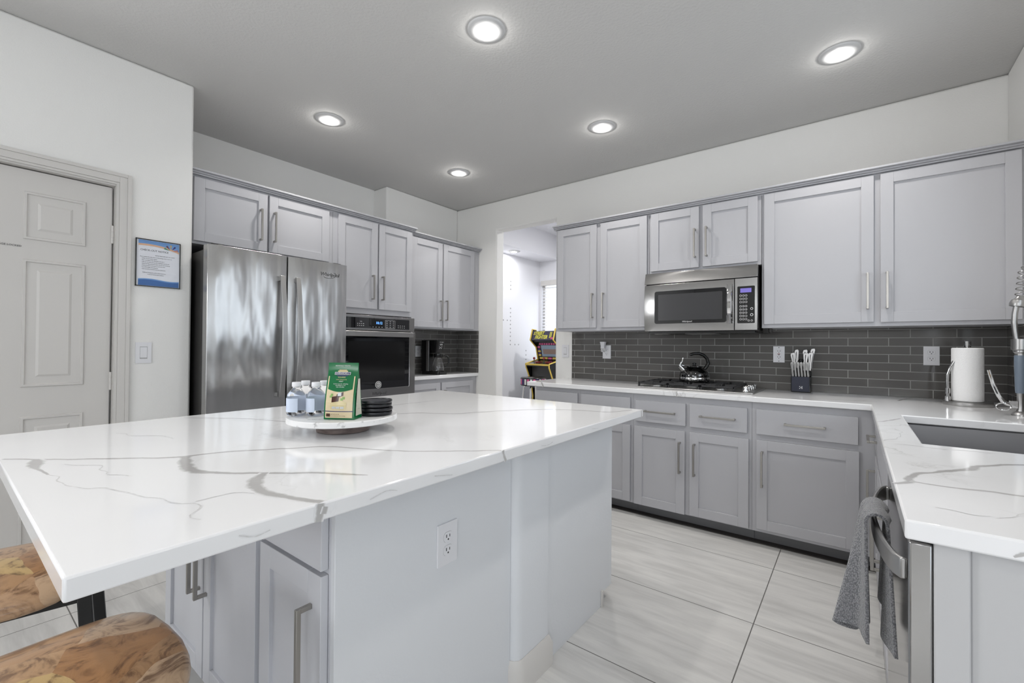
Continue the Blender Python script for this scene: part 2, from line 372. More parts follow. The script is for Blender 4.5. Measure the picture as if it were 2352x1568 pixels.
for zc in (1.803, 1.009, .22):
    mb = MB(M_TRIM, T=Td)
    mb.lathe([(.007, zc - .048), (.007, zc - .018), (.0062, zc - .017), (.0062, zc - .016), (.007, zc - .015), (.007, zc + .015), (.0062, zc + .016), (.0062, zc + .017), (.007, zc + .018), (.007, zc + .048)], (W_ + .005, -.006, 0), 0, 12)
    mb.build('hinge', dr)
mb = MB(M_NICKEL, T=Td); mb.lathe([(.026, 0), (.026, -.006), (.01, -.01), (.01, -.035), (.024, -.045), (.028, -.058), (.02, -.07), (.004, -.073)], (.065, -.002, .94), 0, 20, 'y'); mb.build('doorknob', dr)
mb = MB(M_TRIM); mb.T = face('+x', XD, -.178)
def casing(u0, u1, zt):
    for (k0, k1, d) in ((0.0, .012, .010), (.012, .045, .014), (.045, .062, .018)):
        mb.box(u0 - k1, u0 - k0, -d, .0, 0, zt + k1); mb.box(u1 + k0, u1 + k1, -d, 0, 0, zt + k1); mb.box(u0 - k0, u1 + k0, -d, 0, zt + k0, zt + k1)
casing(-.012, W_ + .012, H_ + .014)
mb.box(-.022, -.006, 0, .12, 0, H_ + .02); mb.box(W_ + .010, W_ + .022, 0, .12, 0, H_ + .02); mb.box(-.006, W_ + .010, 0, .12, H_ + .006, H_ + .02)
struct(mb.build('trim_1', None, .0012))

def cove(name, T, w, z, left_ret=0.0, right_ret=0.0):
    mb = MB(M_CAB, T=T); P = [(0.0, 0.0, .010), (-.016, .010, .020), (-.026, .020, .030), (-.046, .030, .042)]
    for (y, za, zb) in P: mb.box(-left_ret if y else 0, w + (right_ret if y else 0), y, .03, z + za, z + zb)
    if left_ret: mb.box(-left_ret, 0, .0, .30, z + .012, z + .042)
    return struct(mb.build(name, None, .002))
cove('trim_2', face('-y', -2.083, 3.343), 2.083 + XW - .004, 2.222, .02)
cove('trim_3', face('+x', -3.24, YDE + .002), 2.70 - YDE - .004, 2.252, 0, .018)
cove('trim_4', face('+x', -3.305, 2.72), 3.687 - 2.722, 2.240)

# tile backsplash
mb = MB(M_TILE)
xs = sorted({-2.116, XW - .002}); mb.box(-2.116, XW - .001, YR - .008, YR - .0005, ZT + .001, 1.345)
mb.box(XW - .008, XW - .0005, 1.1, YR - .008, ZT + .001, 1.16)
mb.box(XW - .008, XW - .0005, 2.79, YR - .008, 1.16, 1.345)
struct(mb.build('backsplash', smooth=0))
mb = MB(M_TILE)
mb.box(XJ + .0005, XJ + .008, YJ + .001, YR - .008, ZT + .001, 1.376); mb.box(XJ + .0005, -3.302, YR - .008, YR - .0005, ZT + .001, 1.376)
struct(mb.build('backsplash', smooth=0))
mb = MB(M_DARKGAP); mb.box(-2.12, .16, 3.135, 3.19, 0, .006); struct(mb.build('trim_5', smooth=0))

# ------------------------------------------------------------------ cabinets
def pull(parent, T, u, z, L, vertical=True, out=.027):
    mb = MB(M_NICKEL, T=T); h = .0055
    if vertical:
        mb.box(u - h, u + h, -out - .011, -out, z - L / 2, z + L / 2)
        for e in (-1, 1): mb.box(u - h, u + h, -out, 0, z + e * (L / 2 - .0055) - h, z + e * (L / 2 - .0055) + h)
    else:
        mb.box(u - L / 2, u + L / 2, -out - .011, -out, z - h, z + h)
        for e in (-1, 1): mb.box(u + e * (L / 2 - .0055) - h, u + e * (L / 2 - .0055) + h, -out, 0, z - h, z + h)
    return mb.build('handle', parent, .001)
def shaker(mb, u0, u1, z0, z1, st=.058):
    mb.box(u0, u0 + st, -.02, -.001, z0, z1); mb.box(u1 - st, u1, -.02, -.001, z0, z1)
    mb.box(u0 + st, u1 - st, -.02, -.001, z0, z0 + st); mb.box(u0 + st, u1 - st, -.02, -.001, z1 - st, z1)
    mb.box(u0 + st - .002, u1 - st + .002, -.010, -.002, z0 + st - .002, z1 - st + .002)
def cabinet(name, label, T, w, depth, z0, z1, doors=(), drawers=(), toe=None, mat=None, group=None, cat='cabinet', hollow=False):
    mat = mat or M_CAB; c = T @ Vector((w / 2, depth / 2, 0 if toe else z0)); c.z = 0 if toe else z0
    root = thing(name, label, cat, c, group)
    mb = MB(mat, M_TOE, T=T); z1 -= .0008
    if hollow:
        mb.box(0, .018, 0, depth, z0, z1); mb.box(w - .018, w, 0, depth, z0, z1); mb.box(.018, w - .018, 0, depth, z0, z0 + .018); mb.box(.018, w - .018, depth - .008, depth, z0 + .018, z1); mb.box(.018, w - .018, 0, .02, z1 - .25, z1); mb.box(.018, w - .018, 0, .02, z0 + .018, z0 + .05)
    else: mb.box(0, w, 0, depth, z0, z1)
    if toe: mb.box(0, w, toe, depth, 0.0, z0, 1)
    mb.build('body', root, .001)
    for (u0, u1, a, b, hu, h0, h1) in doors:
        mb = MB(mat, T=T); shaker(mb, u0, u1, a, b); d = mb.build('door', root, .0012)
        if hu is not None: pull(d, T @ Matrix.Translation((0, -.02, 0)), hu, (h0 + h1) / 2, h1 - h0)
    for (u0, u1, a, b, h0, h1, hz) in drawers:
        mb = MB(mat, T=T); mb.box(u0, u1, -.02, -.001, a, b); d = mb.build('drawer', root, .0015)
        if h0 is not None: pull(d, T @ Matrix.Translation((0, -.02, 0)), (h0 + h1) / 2, hz, h1 - h0, False)
    return root
GU = 'grey wall cabinets along the back wall'; GL = 'grey base cabinets under the cooktop counter'
UZ0, UZ1, UY = 1.344, 2.224, 3.343
T0 = face('-y', 0, UY); DU = YR - UY - .001
def U(x): return T0 @ Matrix.Translation((x, 0, 0))
def rel(o, L): return [tuple(v - o if i in (0, 1, 4) and v is not None else v for i, v in enumerate(q)) for q in L]
cabinet('wall_cabinet', 'grey two door wall cabinet beside the doorway, left of the microwave', U(-2.083), .834, DU, UZ0, UZ1, rel(-2.083, [(-2.06, -1.688, 1.369, 2.222, -1.715, 1.448, 1.652), (-1.651, -1.262, 1.369, 2.222, -1.618, 1.445, 1.650)]), group=GU)
cabinet('wall_cabinet', 'short grey two door wall cabinet directly above the microwave', U(-1.246), .757, DU, 1.766, UZ1, rel(-1.246, [(-1.23, -.882, 1.785, 2.222, -.906, 1.855, 2.06), (-.856, -.51, 1.786, 2.222, -.827, 1.855, 2.063)]), group=GU)
cabinet('wall_cabinet', 'large grey wall cabinet with two wide doors above the knife block and paper towels', U(-.487), .487 + XW - .002, DU, UZ0, UZ1, rel(-.487, [(-.472, .088, 1.368, 2.222, .06, 1.443, 1.652), (.118, .667, 1.366, 2.222, .147, 1.443, 1.652)]), group=GU)
LY = 3.0996; DL = YR - LY - .009; LB = .088
def L_(x): return face('-y', x, LY)
def reld(o, L): return [tuple(v - o if i in (0, 1, 4, 5) and v is not None else v for i, v in enumerate(q)) for q in L]
cabinet('base_cabinet', 'grey base cabinet at the doorway end of the cooktop counter', L_(-2.125), .42, DL, LB, ZB, rel(-2.125, [(-2.108, -1.72, .10, .648, -1.75, .367, .576)]), reld(-2.125, [(-2.108, -1.72, .685, .846, -2.02, -1.81, .762)]), .094, group=GL)
cabinet('base_cabinet', 'grey base cabinet half hidden behind the island corner', L_(-1.704), .433, DL, LB, ZB, rel(-1.704, [(-1.686, -1.288, .10, .648, -1.655, .367, .576)]), reld(-1.704, [(-1.686, -1.288, .685, .846, -1.592, -1.382, .762)]), .094, group=GL)
cabinet('base_cabinet', 'grey base cabinet with two doors and two drawers below the gas cooktop', L_(-1.270), .766, DL, LB, ZB, rel(-1.27, [(-1.256, -.904, .092, .648, -.933, .367, .576), (-.872, -.52, .098, .648, -.839, .365, .576)]), reld(-1.27, [(-1.249, -.899, .684, .834, -1.176, -.965, .762), (-.873, -.528, .684, .838, -.805, -.593, .762)]), .094, group=GL)
cabinet('base_cabinet', 'wide grey base cabinet with one drawer and one door next to the inside corner', L_(-.503), .62, DL, LB, ZB, rel(-.503, [(-.477, .02, .11, .65, -.445, .371, .586)]), reld(-.503, [(-.478, .016, .686, .838, -.33, -.129, .763)]), .094, group=GL)
# right-hand run below the sink
RX = .105
def Rn(y): return face('-x', RX, y)
DR = XW - RX - .002
cabinet('base_cabinet', 'narrow grey base cabinet at the inside corner with handles seen edge on', Rn(3.06), .338, DR, LB, ZB, [(.02, .325, .10, .648, .05, .367, .576)], [(.02, .325, .685, .846, .10, .30, .762)], .094)
cabinet('base_cabinet', 'grey base cabinet under the sink, next to the dishwasher', Rn(2.720), 1.018, DR, LB, ZB, [(.02, .465, .10, .648, .435, .367, .576), (.49, .935, .10, .648, .52, .367, .576)], [(.02, .935, .685, .846, None, None, 0)], .094,
        hollow=True)
# left-hand run: above fridge, oven tower, coffee bar
def Lx(x, y): return face('+x', x, y)
cabinet('wall_cabinet', 'grey two door cabinet above the refrigerator', Lx(-3.24, .951), .946, .61, 1.835, 2.254, [(.018, .45, 1.852, 2.246, .403, 1.921, 2.134), (.464, .908, 1.852, 2.246, .494, 1.924, 2.132)], group='grey cabinets along the fridge wall')
def oven_tower():
    T = Lx(-3.24, 1.899); c = T @ Vector((.40, .3, 0)); root = thing('oven_cabinet', 'tall grey cabinet housing the wall oven', 'cabinet', (c.x, c.y, 0), 'grey cabinets along the fridge wall')
    mb = MB(M_CAB, M_TOE, T=T); w = .800
    mb.box(0, w, 0, .61, 1.470, 2.254); mb.box(0, w, 0, .61, .088, .745); mb.box(0, .030, 0, .61, .745, 1.470); mb.box(w - .012, w, 0, .61, .745, 1.470); mb.box(.03, w - .012, .57, .61, .745, 1.47)
    mb.box(0, w, .09, .61, 0, .088, 1); mb.build('body', root, .001)
    for (u0, u1, hu) in ((.040, .404, .350), (.419, .772, .447)):
        mb = MB(M_CAB, T=T); shaker(mb, u0, u1, 1.517, 2.246); d = mb.build('door', root, .0012); pull(d, T @ Matrix.Translation((0, -.02, 0)), hu, 1.697, .205)
    for (z0, z1) in ((.10, .40), (.42, .725)):
        mb = MB(M_CAB, T=T); mb.box(.03, .77, -.02, -.001, z0, z1); d = mb.build('drawer', root, .0015); pull(d, T @ Matrix.Translation((0, -.02, 0)), .4, (z0 + z1) / 2, .21, False)
oven_tower()
cabinet('wall_cabinet', 'grey two door wall cabinet above the coffee maker', Lx(-3.305, 2.705), .979, .338, 1.376, 2.242, [(.026, .412, 1.390, 2.236, .293 + .09, 1.459, 1.66), (.43, .886, 1.390, 2.236, .430 + .030, 1.464, 1.666)], group='grey cabinets along the fridge wall')
cabinet('base_cabinet', 'shallow grey base cabinet under the coffee maker counter', Lx(-3.335, 2.705), .979, .307, LB, ZB, [(.026, .425, .10, .838, .395, .56, .758), (.445, .915, .10, .838, .478, .56, .759)], (), .07, group='grey cabinets along the fridge wall')
# island cabinets
IY = .577
cabinet('island_cabinet', 'white island cabinet with one drawer and one door at the outlet end', face('-y', -1.330, IY), .352, .665, LB, ZB, [(.030, .345, .10, .672, .303, .388, .598)], [(.030, .345, .684, .86, None, None, .765)], .07, M_CABW, 'pale cabinets in the island base')
cabinet('island_cabinet', 'white two door island cabinet behind the wooden stools', face('-y', -2.12, IY), .788, .665, LB, ZB, [(.018, .400, .10, .672, .372, .388, .598), (.408, .792, .10, .672, .434, .388, .598)], [(.018, .400, .684, .86, .10, .30, .765), (.408, .792, .684, .86, .49, .69, .765)], .07, M_CABW, 'pale cabinets in the island base')
def isl_back():
    T = face('+y', -.950, 2.03); w = 1.17
    root = cabinet('island_cabinet', 'white island cabinet with its plain end next to the floor tiles, facing the cooktop', T, w, .582, .058, ZB, [(.02, .39, .10, .65, .36, .367, .576), (.40, .77, .10, .65, .43, .367, .576), (.78, 1.15, .10, .65, .81, .367, .576)], [(.02, .39, .685, .846, .10, .31, .762), (.40, .77, .685, .846, .48, .69, .762), (.78, 1.15, .685, .846, .86, 1.07, .762)], .10, M_PANEL)
    mb = MB(M_PANEL); mb.prism([(1.447, .0), (1.928, .0), (1.928, .060), (2.0295, .060), (2.0295, ZB - .0008), (1.447, ZB - .0008)], -.9495, -.940, 0, 'x'); mb.build('end_panel', root, .0012)
    mb = MB(M_TRIM); mb.box(-.9395, -.932, 1.915, 1.928, 0, .075); mb.build('trim_piece', root, .001)
isl_back()
mb = MB(M_PANEL); mb.box(-.976, -.958, IY - .001, 1.246, 0, ZB - .0008); tag(mb.build('end_panel', None, .0015), 'flat white end panel of the island with the power outlet', 'panel')
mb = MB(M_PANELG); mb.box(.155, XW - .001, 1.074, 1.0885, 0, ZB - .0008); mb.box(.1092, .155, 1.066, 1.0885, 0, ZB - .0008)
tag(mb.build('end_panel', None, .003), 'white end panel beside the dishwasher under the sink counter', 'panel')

# ------------------------------------------------------------------ countertops
def slab_obj(name, label, cat, mb, bev=.004): return tag(mb.build(name, None, bev, 35), label, cat)
ZV = ZT + .0001
mb = MB(M_QUARTZ); mb.vl = mb.bm.verts.layers.float.new('vein'); mb.box(-2.20, -.802, .1044, 2.075, ZB, ZT)
w = .006
V1 = [(-2.19, .0, w)]
mb.vein([(-1.735, .112, .006), (-1.627, .197, .007), (-1.52, .30, .008), (-1.42, .395, .009), (-1.385, .504, .010), (-1.295, .626, .008), (-1.23, .713, .007), (-1.094, .777, .007), (-.981, .842, .006), (-.806, 1.0, .006)], ZV)
mb.vein([(-1.405, .412, .016), (-1.34, .392, .020), (-1.272, .381, .024), (-1.222, .383, .018), (-1.179, .409, .011), (-1.093, .469, .010), (-1.01, .545, .009), (-.931, .591, .009), (-.89, .615, .002)], ZV)
mb.vein([(-1.095, .478, .012), (-1.06, .447, .018), (-1.022, .428, .022), (-.985, .418, .018), (-.948, .415, .014), (-.89, .423, .013), (-.845, .443, .012), (-.806, .455, .012)], ZV)
mb.vein([(-1.665, .165, .010), (-1.63, .160, .022), (-1.60, .158, .022), (-1.55, .155, .009), (-1.50, .160, .004), (-1.454, .163, .004)], ZV)
for a in ([(-1.454, .163), (-1.345, .177), (-1.258, .191), (-1.234, .221), (-1.158, .247)], [(-1.158, .247), (-1.025, .283), (-.988, .303), (-.922, .287), (-.887, .282)], [(-1.55, .2), (-1.45, .25), (-1.36, .24), (-1.30, .27)], [(-1.95, .38), (-1.86, .40), (-1.80, .45), (-1.70, .47)], [(-1.0, .31), (-.985, .37), (-.96, .40)]):
    mb.vein([(x, y, .0024) for x, y in a], ZV, 0, .02, .46)
mb.vein([(-2.15, .62, .004), (-1.95, .767, .005), (-1.782, .826, .006), (-1.70, .87, .005), (-1.60, 1.0, .004)], ZV)
mb.vein([(-1.60, 1.18, .004), (-1.536, 1.316, .005), (-1.401, 1.397, .005), (-1.326, 1.545, .005), (-1.183, 1.759, .004), (-1.026, 1.855, .005), (-.892, 1.897, .006), (-.84, 2.03, .005)], ZV)
mb.vein([(-1.86, 1.30, .003), (-1.827, 1.41, .005), (-1.816, 1.555, .004), (-1.80, 1.70, .002)], ZV)
TX = Matrix(((0, 0, 1, 0), (1, 0, 0, 0), (0, 1, 0, 0), (0, 0, 0, 1)))   # local (y, z, x) -> world on the edge face
mb.T = TX
for pts in ([(.452, .9135, .009), (.450, .8965, .011), (.447, .880, .010)], [(.462, .905, .007), (.458, .892, .008)], [(1.004, .9135, .007), (1.008, .8965, .008), (1.016, .880, .007)], [(2.052, .9135, .006), (2.054, .880, .006)],
            ):
    mb.vein(pts, -.8019, 0, .001)
for pts in ([(.56, .892, .0016), (.60, .900, .0016), (.63, .893, .0016)], [(.31, .900, .0014), (.335, .890, .0016), (.36, .893, .0014)], [(1.20, .893, .0016), (1.24, .889, .0016), (1.27, .894, .0014)], [(.74, .900, .0016), (.78, .893, .002), (.80, .889, .0014)], [(1.55, .898, .0014), (1.60, .893, .0016)]): mb.vein(pts, -.8019, 0, .001, .5)
mb.T = I4
slab_obj('island_countertop', 'white quartz island top with long grey veins', 'countertop', mb)
mb = MB(M_QUARTZ); mb.vl = mb.bm.verts.layers.float.new('vein')
SX0, SX1, SY0, SY1 = .171, .575, 1.918, 2.680
def ins(x, y):
    if SX0 < x < SX1 and SY0 < y < SY1: return False
    return y > 3.0667 or x > .070
mb.slab([-2.198, .070, SX0, SX1, XW - .001], [1.049, SY0, SY1, 3.0667, YR - .001], ins, ZB, ZT)
mb.vein([(.072, 1.312, .006), (.087, 1.335, .008), (.100, 1.352, .012), (.098, 1.372, .013), (.105, 1.405, .011), (.125, 1.455, .010), (.16, 1.50, .009), (.193, 1.535, .012), (.234, 1.60, .016), (.262, 1.65, .010), (.35, 1.74, .010), (.45, 1.80, .009), (.62, 1.86, .008)], ZV)
mb.vein([(.100, 1.360, .006), (.128, 1.352, .006), (.176, 1.352, .007), (.232, 1.370, .009), (.275, 1.368, .009), (.36, 1.40, .008), (.5, 1.45, .007)], ZV)
mb.vein([(.072, 2.368, .004), (.10, 2.41, .007), (.127, 2.471, .009), (.155, 2.54, .006)], ZV)
mb.vein([(.199, 3.399, .010), (.235, 3.52, .012), (.29, 3.60, .006), (.45, 3.62, .004)], ZV)
mb.vein([(-1.2, 3.20, .003), (-1.0, 3.14, .003), (-.95, 3.09, .006)], ZV); mb.vein([(-.3, 3.12, .003), (-.1, 3.22, .004), (.1, 3.25, .003)], ZV)
for a in ([(.20, 1.16), (.26, 1.22), (.34, 1.20), (.42, 1.24)], [(.12, 1.16), (.16, 1.15), (.19, 1.17)], [(.08, 1.9), (.12, 2.0), (.13, 2.1), (.12, 2.2)], [(.10, 1.85), (.2, 1.86), (.32, 1.88)]): mb.vein([(x, y, .0024) for x, y in a], ZV, 0, .02, .46)
TY = Matrix(((1, 0, 0, 0), (0, 0, -1, 0), (0, 1, 0, 0), (0, 0, 0, 1))); mb.T = TY
for pts in ([(-.955, .9135, .006), (-.950, .8965, .009), (-.955, .880, .007)], [(-2.05, .9135, .01), (-2.03, .880, .012)]): mb.vein(pts, -3.0666, 0, .002)
for pts in ([(.20, .886, .002), (.215, .894, .006), (.232, .884, .007)], [(.30, .893, .003), (.36, .905, .004), (.42, .90, .003)]): mb.vein(pts, -1.0489, 0, .002)
mb.T = I4
slab_obj('kitchen_countertop', 'white quartz L shaped countertop holding the cooktop and the sink', 'countertop', mb)
mb = MB(M_QUARTZ); mb.box(XJ + .001, -3.3026, 2.7, YR - .001, ZB, ZT); slab_obj('coffee_countertop', 'short white quartz counter under the coffee maker', 'countertop', mb)

# ------------------------------------------------------------------ sink and faucet
root = thing('kitchen_sink', 'undermount steel sink in the right hand counter', 'sink', (.373, 2.30, ZB - .23))
mb = MB(M_SINK); zb = ZB - .22; a, b, c, d = SX0 - .006, SX1 + .006, SY0 - .006, SY1 + .006
def rr(i, z): return [(a + i, c + i, z), (b - i, c + i, z), (b - i, d - i, z), (a + i, d - i, z)]
mb.loft([rr(-.012, ZB - .001), rr(0, ZB - .001), rr(.004, zb + .03), rr(.03, zb)], 0, True, False); mb.f([mb.v(p) for p in rr(.03, zb)])
ob = mb.build('basin', root, .006, 35, False)
mb = MB(M_CHROME); mb.lathe([(.045, zb + .001), (.045, zb + .004), (.03, zb + .004), (.028, zb + .002), (.004, zb + .002)], (.373, 2.3, 0)); mb.build('drain', root)
FX, FY = .597, 3.011
root = thing('faucet', 'tall steel spring faucet with squeeze lever behind the sink', 'faucet', (FX, FY, ZT))
mb = MB(M_STEELS); mb.lathe([(.0, ZT), (.031, ZT), (.031, ZT + .008), (.026, ZT + .014), (.014, ZT + .020), (.012, ZT + .03), (.012, ZT + .10), (.014, ZT + .105), (.0, ZT + .106)], (FX, FY, 0), 0, 28); mb.build('base', root)
mb = MB(M_RUBBER); mb.lathe([(.0, 1.016), (.016, 1.016), (.0175, 1.03), (.0205, 1.15), (.020, 1.188), (.0, 1.188)], (FX, FY, 0), 0, 24); mb.build('grip', root)
mb = MB(M_STEELS); mb.lathe([(.0, 1.186), (.018, 1.186), (.018, 1.196), (.023, 1.203), (.023, 1.21), (.030, 1.214), (.030, 1.262), (.0, 1.262)], (FX, FY, 0), 0, 28); mb.build('collar', root)
mb = MB(M_STEELS); hx = FX - .012
mb.tube([(hx, FY, 1.26), (hx - .004, FY, 1.30), (hx - .007, FY, 1.34), (hx - .005, FY, 1.38), (hx + .001, FY, 1.42)], .0105, 0, 14); mb.build('hose', root)
mb = MB(M_STEELS); Tb = Matrix.Translation((hx + .006, FY, 1.43)) @ Matrix.Rotation(R(12), 4, 'Y'); mb.T = Tb
mb.lathe([(.0, -.02), (.026, -.02), (.028, -.008), (.024, .008), (.016, .014), (.010, .03), (.0, .032)], (0, 0, 0), 0, 28); mb.build('spray_head', root)
mb = MB(M_STEELS); pts = []
for k in range(260):
    t = k / 259; a_ = t * 2 * math.pi * 13; ang = R(180) * min(1, max(0, (t - .28) / .72))
    if t < .28: cx, cz, nx, nz = hx + .012 + t * .03, 1.455 + t / .28 * .09, 1, 0
    else: cx, cz, nx, nz = hx + .02 + .11 * (1 - math.cos(ang)) * .5, 1.545 + .11 * math.sin(ang) * .6, math.cos(ang), -math.sin(ang) * .6
    pts.append((cx + nx * .017 * math.cos(a_), FY + .017 * math.sin(a_), cz + nz * .017 * math.cos(a_)))
mb.tube(pts, .0022, 0, 6); mb.build('spring', root)
mb = MB(M_CHROME)
mb.tube([(FX - .012, FY, .962), (FX - .04, FY, .964), (FX - .055, FY, .975), (FX - .068, FY, 1.0), (FX - .085, FY, 1.05), (FX - .10, FY, 1.118)], [.009, .009, .009, .0085, .0075, .006], 0, 10)
rg = [(FX - .055 + .0 + .018 * math.cos(t) * 1.3, FY - .012, .952 + .016 * math.sin(t)) for t in [2 * math.pi * k / 20 for k in range(21)]]
mb.tube(rg, .003, 0, 6); mb.box(FX - .034, FX - .010, FY - .012, FY + .012, .948, .98); mb.build('lever', root, 0)

# ------------------------------------------------------------------ refrigerator
FF = -2.983; FY0, FY1, FYS = .970, 1.868, 1.4335
root = thing('refrigerator', 'stainless steel french door refrigerator in the alcove', 'refrigerator', (-3.42, 1.419, 0))
mb = MB(M_DKGREY); mb.box(-3.845, -3.068, FY0 + .004, FY1 - .004, .03, 1.775); mb.box(-3.80, -3.10, FY0 + .02, FY1 - .02, 0, .03)
for y in (FY0 + .03, FY1 - .09):
    mb.box(-3.16, -3.02, y, y + .06, 1.775, 1.812)
mb.build('cabinet_shell', root, .004)
def fdoor(y0, y1, z0, z1, nm, logo=False):
    mb = MB(M_FRIDGE, M_LOGO); n = 24
    def fn(u, v):
        e = 4 * u * (1 - u); return (FF - .010 + .012 * min(1, e * 2.2), y0 + (y1 - y0) * u, z0 + (z1 - z0) * v)
    V = mb.grid(fn, n, 6)
    xb = -3.058
    B = [mb.v((xb, y0, z0)), mb.v((xb, y1, z0)), mb.v((xb, y1, z1)), mb.v((xb, y0, z1))]
    mb.f([B[0], B[3]] + [V[0][j] for j in range(6, -1, -1)]); mb.f([B[2], B[1]] + [V[n][j] for j in range(7)])
    mb.f([B[1], B[0]] + [V[i][0] for i in range(n + 1)]); mb.f([B[3], B[2]] + [V[i][6] for i in range(n, -1, -1)]); mb.f(B)
    if logo:
        mb.text('Whirlpool', (FF + .003, 1.728, 1.713), .036, 1, .0010, .95, .22, M=Matrix.Rotation(R(90), 4, 'Z') @ Matrix.Rotation(R(90), 4, 'X'))
        mb.tube([(FF + .0035, 1.728 + .05 * math.cos(t), 1.710 + .022 * math.sin(t) + .006 * math.cos(t)) for t in [R(200 + 210 * k / 14) for k in range(15)]], .0016, 1, 5)
    return mb.build(nm, root, .003)
dl = fdoor(FY0, FYS - .0035, .725, 1.80, 'door'); dr_ = fdoor(FYS + .0035, FY1, .725, 1.80, 'door', True)
dz = fdoor(FY0, FY1, .06, .712, 'freezer_drawer')
def fh(par, y):
    mb = MB(M_STEELS); n = 20; rings = []
    for k in range(n + 1):
        t = k / n; x = FF + .022 + .040 * math.sin(math.pi * t) ** .8; z = .868 + .793 * t
        rings.append([(x, y - .017, z), (x + .010, y - .015, z), (x + .010, y + .015, z), (x, y + .017, z)])
    mb.loft(rings); mb.box(FF - .004, FF + .026, y - .014, y + .014, .872, .90); mb.box(FF - .004, FF + .026, y - .014, y + .014, 1.628, 1.656); mb.build('handle', par, .002, 50)
fh(dl, 1.386); fh(dr_, 1.487)
mb = MB(M_STEELS); mb.tube([(FF + .05, 1.05, .64), (FF + .05, 1.79, .64)], .012, 0, 10); mb.box(FF - .004, FF + .05, 1.08, 1.10, .63, .65); mb.box(FF - .004, FF + .05, 1.74, 1.76, .63, .65); mb.build('handle', dz)

# ------------------------------------------------------------------ wall oven
OX, OY0, OY1 = -3.193, 1.925, 2.684; TO = face('+x', OX, OY0); OW = OY1 - OY0
root = thing('wall_oven', 'stainless built in wall oven with black glass door beside the refrigerator', 'oven', (-3.45, 2.305, .76))
mb = MB(M_STEEL, M_DKGREY, T=TO); mb.box(.012, OW - .012, .048, .58, .765, 1.455, 1); mb.box(0, OW, 0, .046, 1.335, 1.459); mb.build('frame', root, .002)
mb = MB(M_GLOSS, M_DISP, M_TEXTW, M_BLACK, T=TO); mb.box(.045, OW - .062, -.003, .001, 1.352, 1.438)
mb.box(.30, .425, -.0036, -.003, 1.357, 1.428, 3); mb.text('10:12', (.375, -.0038, 1.398), .030, 1, .0002)
for (x, z) in [(.17 + .018 * i, 1.372 + .016 * j) for i in range(4) for j in range(2)] + [(.455 + .034 * i, 1.366 + .016 * j) for i in range(3) for j in range(4)] + [(.575 + .022 * i, 1.366 + .016 * j) for i in range(4) for j in range(2)] + [(.315 + .03 * i, 1.364) for i in range(4)]:
    mb.box(x - .004, x + .004, -.0038, -.003, z - .0018, z + .0018, 2)
for (p, q) in (((.440, 1.357), (.4412, 1.425)), ((.5388, 1.357), (.54, 1.425)), ((.44, 1.357), (.54, 1.3582)), ((.44, 1.4238), (.54, 1.425))): mb.box(p[0], q[0], -.0036, -.003, p[1], q[1], 2)
mb.text('TIMER', (.20, -.0036, 1.405), .008, 2, .0001); mb.build('control_panel', root, 0)
mb = MB(M_STEEL, T=TO); mb.slab([0, .045, OW - .066, OW], [.765, .846, 1.284, 1.328], lambda x, z: not (.045 < x < OW - .066 and .846 < z < 1.284), -.012, .040, 0, lambda u, z, t: (u, t, z)); od = mb.build('door', root, .002)
mb = MB(M_GLOSS, M_TEXTW, M_TEXTD, T=TO); mb.box(.045, OW - .066, -.010, .03, .846, 1.284)
cx = .368
mb.lathe([(.030, -.0125), (.030, -.010)], (cx, 0, .879), 1, 28, 'y'); mb.lathe([(.026, -.0130), (.026, -.0124)], (cx, 0, .879), 2, 28, 'y'); mb.lathe([(.019, -.0135), (.019, -.0129)], (cx, 0, .879), 1, 28, 'y')
mb.tube([(cx + .014 * math.cos(t), -.0138, .879 + .010 * math.sin(t)) for t in [R(30 + 300 * k / 12) for k in range(13)]], .0022, 2, 5); mb.box(cx - .012, cx + .012, -.0142, -.0134, .877, .881, 2)
mb.build('oven_window', od, 0)
mb = MB(M_DKGREY, T=TO); mb.box(.085, OW - .115, -.0108, -.0098, .905, 1.245); mb.mats = [flat('oven_mesh', lin(24, 24, 25), .12)]; mb.build('inner_window', od)
mb = MB(M_STEELS, T=TO); mb.box(.02, OW - .058, -.060, -.040, 1.284, 1.325); mb.box(.03, .055, -.042, -.010, 1.290, 1.318); mb.box(OW - .095, OW - .07, -.042, -.010, 1.290, 1.318); mb.build('handle', od, .003)
mb = MB(M_LOGO, T=TO); mb.text('Whirlpool', (.375, -.0126, .806), .034, 0, .0006, 1, .25); mb.build('logo', od, 0, 0)

# ------------------------------------------------------------------ microwave
MX0, MX1, MY = -1.258, -.501, 3.282; TM = face('-y', MX0, MY); MW = MX1 - MX0
root = thing('microwave', 'stainless over the range microwave with black door window', 'microwave', (-.88, 3.48, 1.312))
mb = MB(M_DKGREY, M_BLACK, M_STEELS, T=TM); mb.box(.004, MW - .004, .028, YR - MY - .002, 1.326, 1.764, 0); mb.box(.02, MW - .02, .02, YR - MY - .02, 1.312, 1.326, 1)
mb.box(.06, .16, .04, .1, 1.309, 1.312, 2); mb.box(.28, .48, .05, .25, 1.309, 1.312, 2); mb.build('body', root, .001)
mb = MB(M_STEEL, T=TM); mb.prism([(-.012, 1.680), (.03, 1.680), (.03, 1.764), (.010, 1.764)], 0, MW, 0, 'x'); mb.build('vent_grille', root, .002)
mb = MB(M_STEEL, T=TM); n = 12
def fn(u, v):
    t = 1 - (2 * v - 1) ** 2; return (.618 * u, -.004 - .012 * t - .006 * (1 - (1 - min(1, u * 8)) ** 2), 1.330 + .344 * v)
V = mb.grid(fn, 14, n); B = [mb.v((0, .03, 1.33)), mb.v((.618, .03, 1.33)), mb.v((.618, .03, 1.674)), mb.v((0, .03, 1.674))]
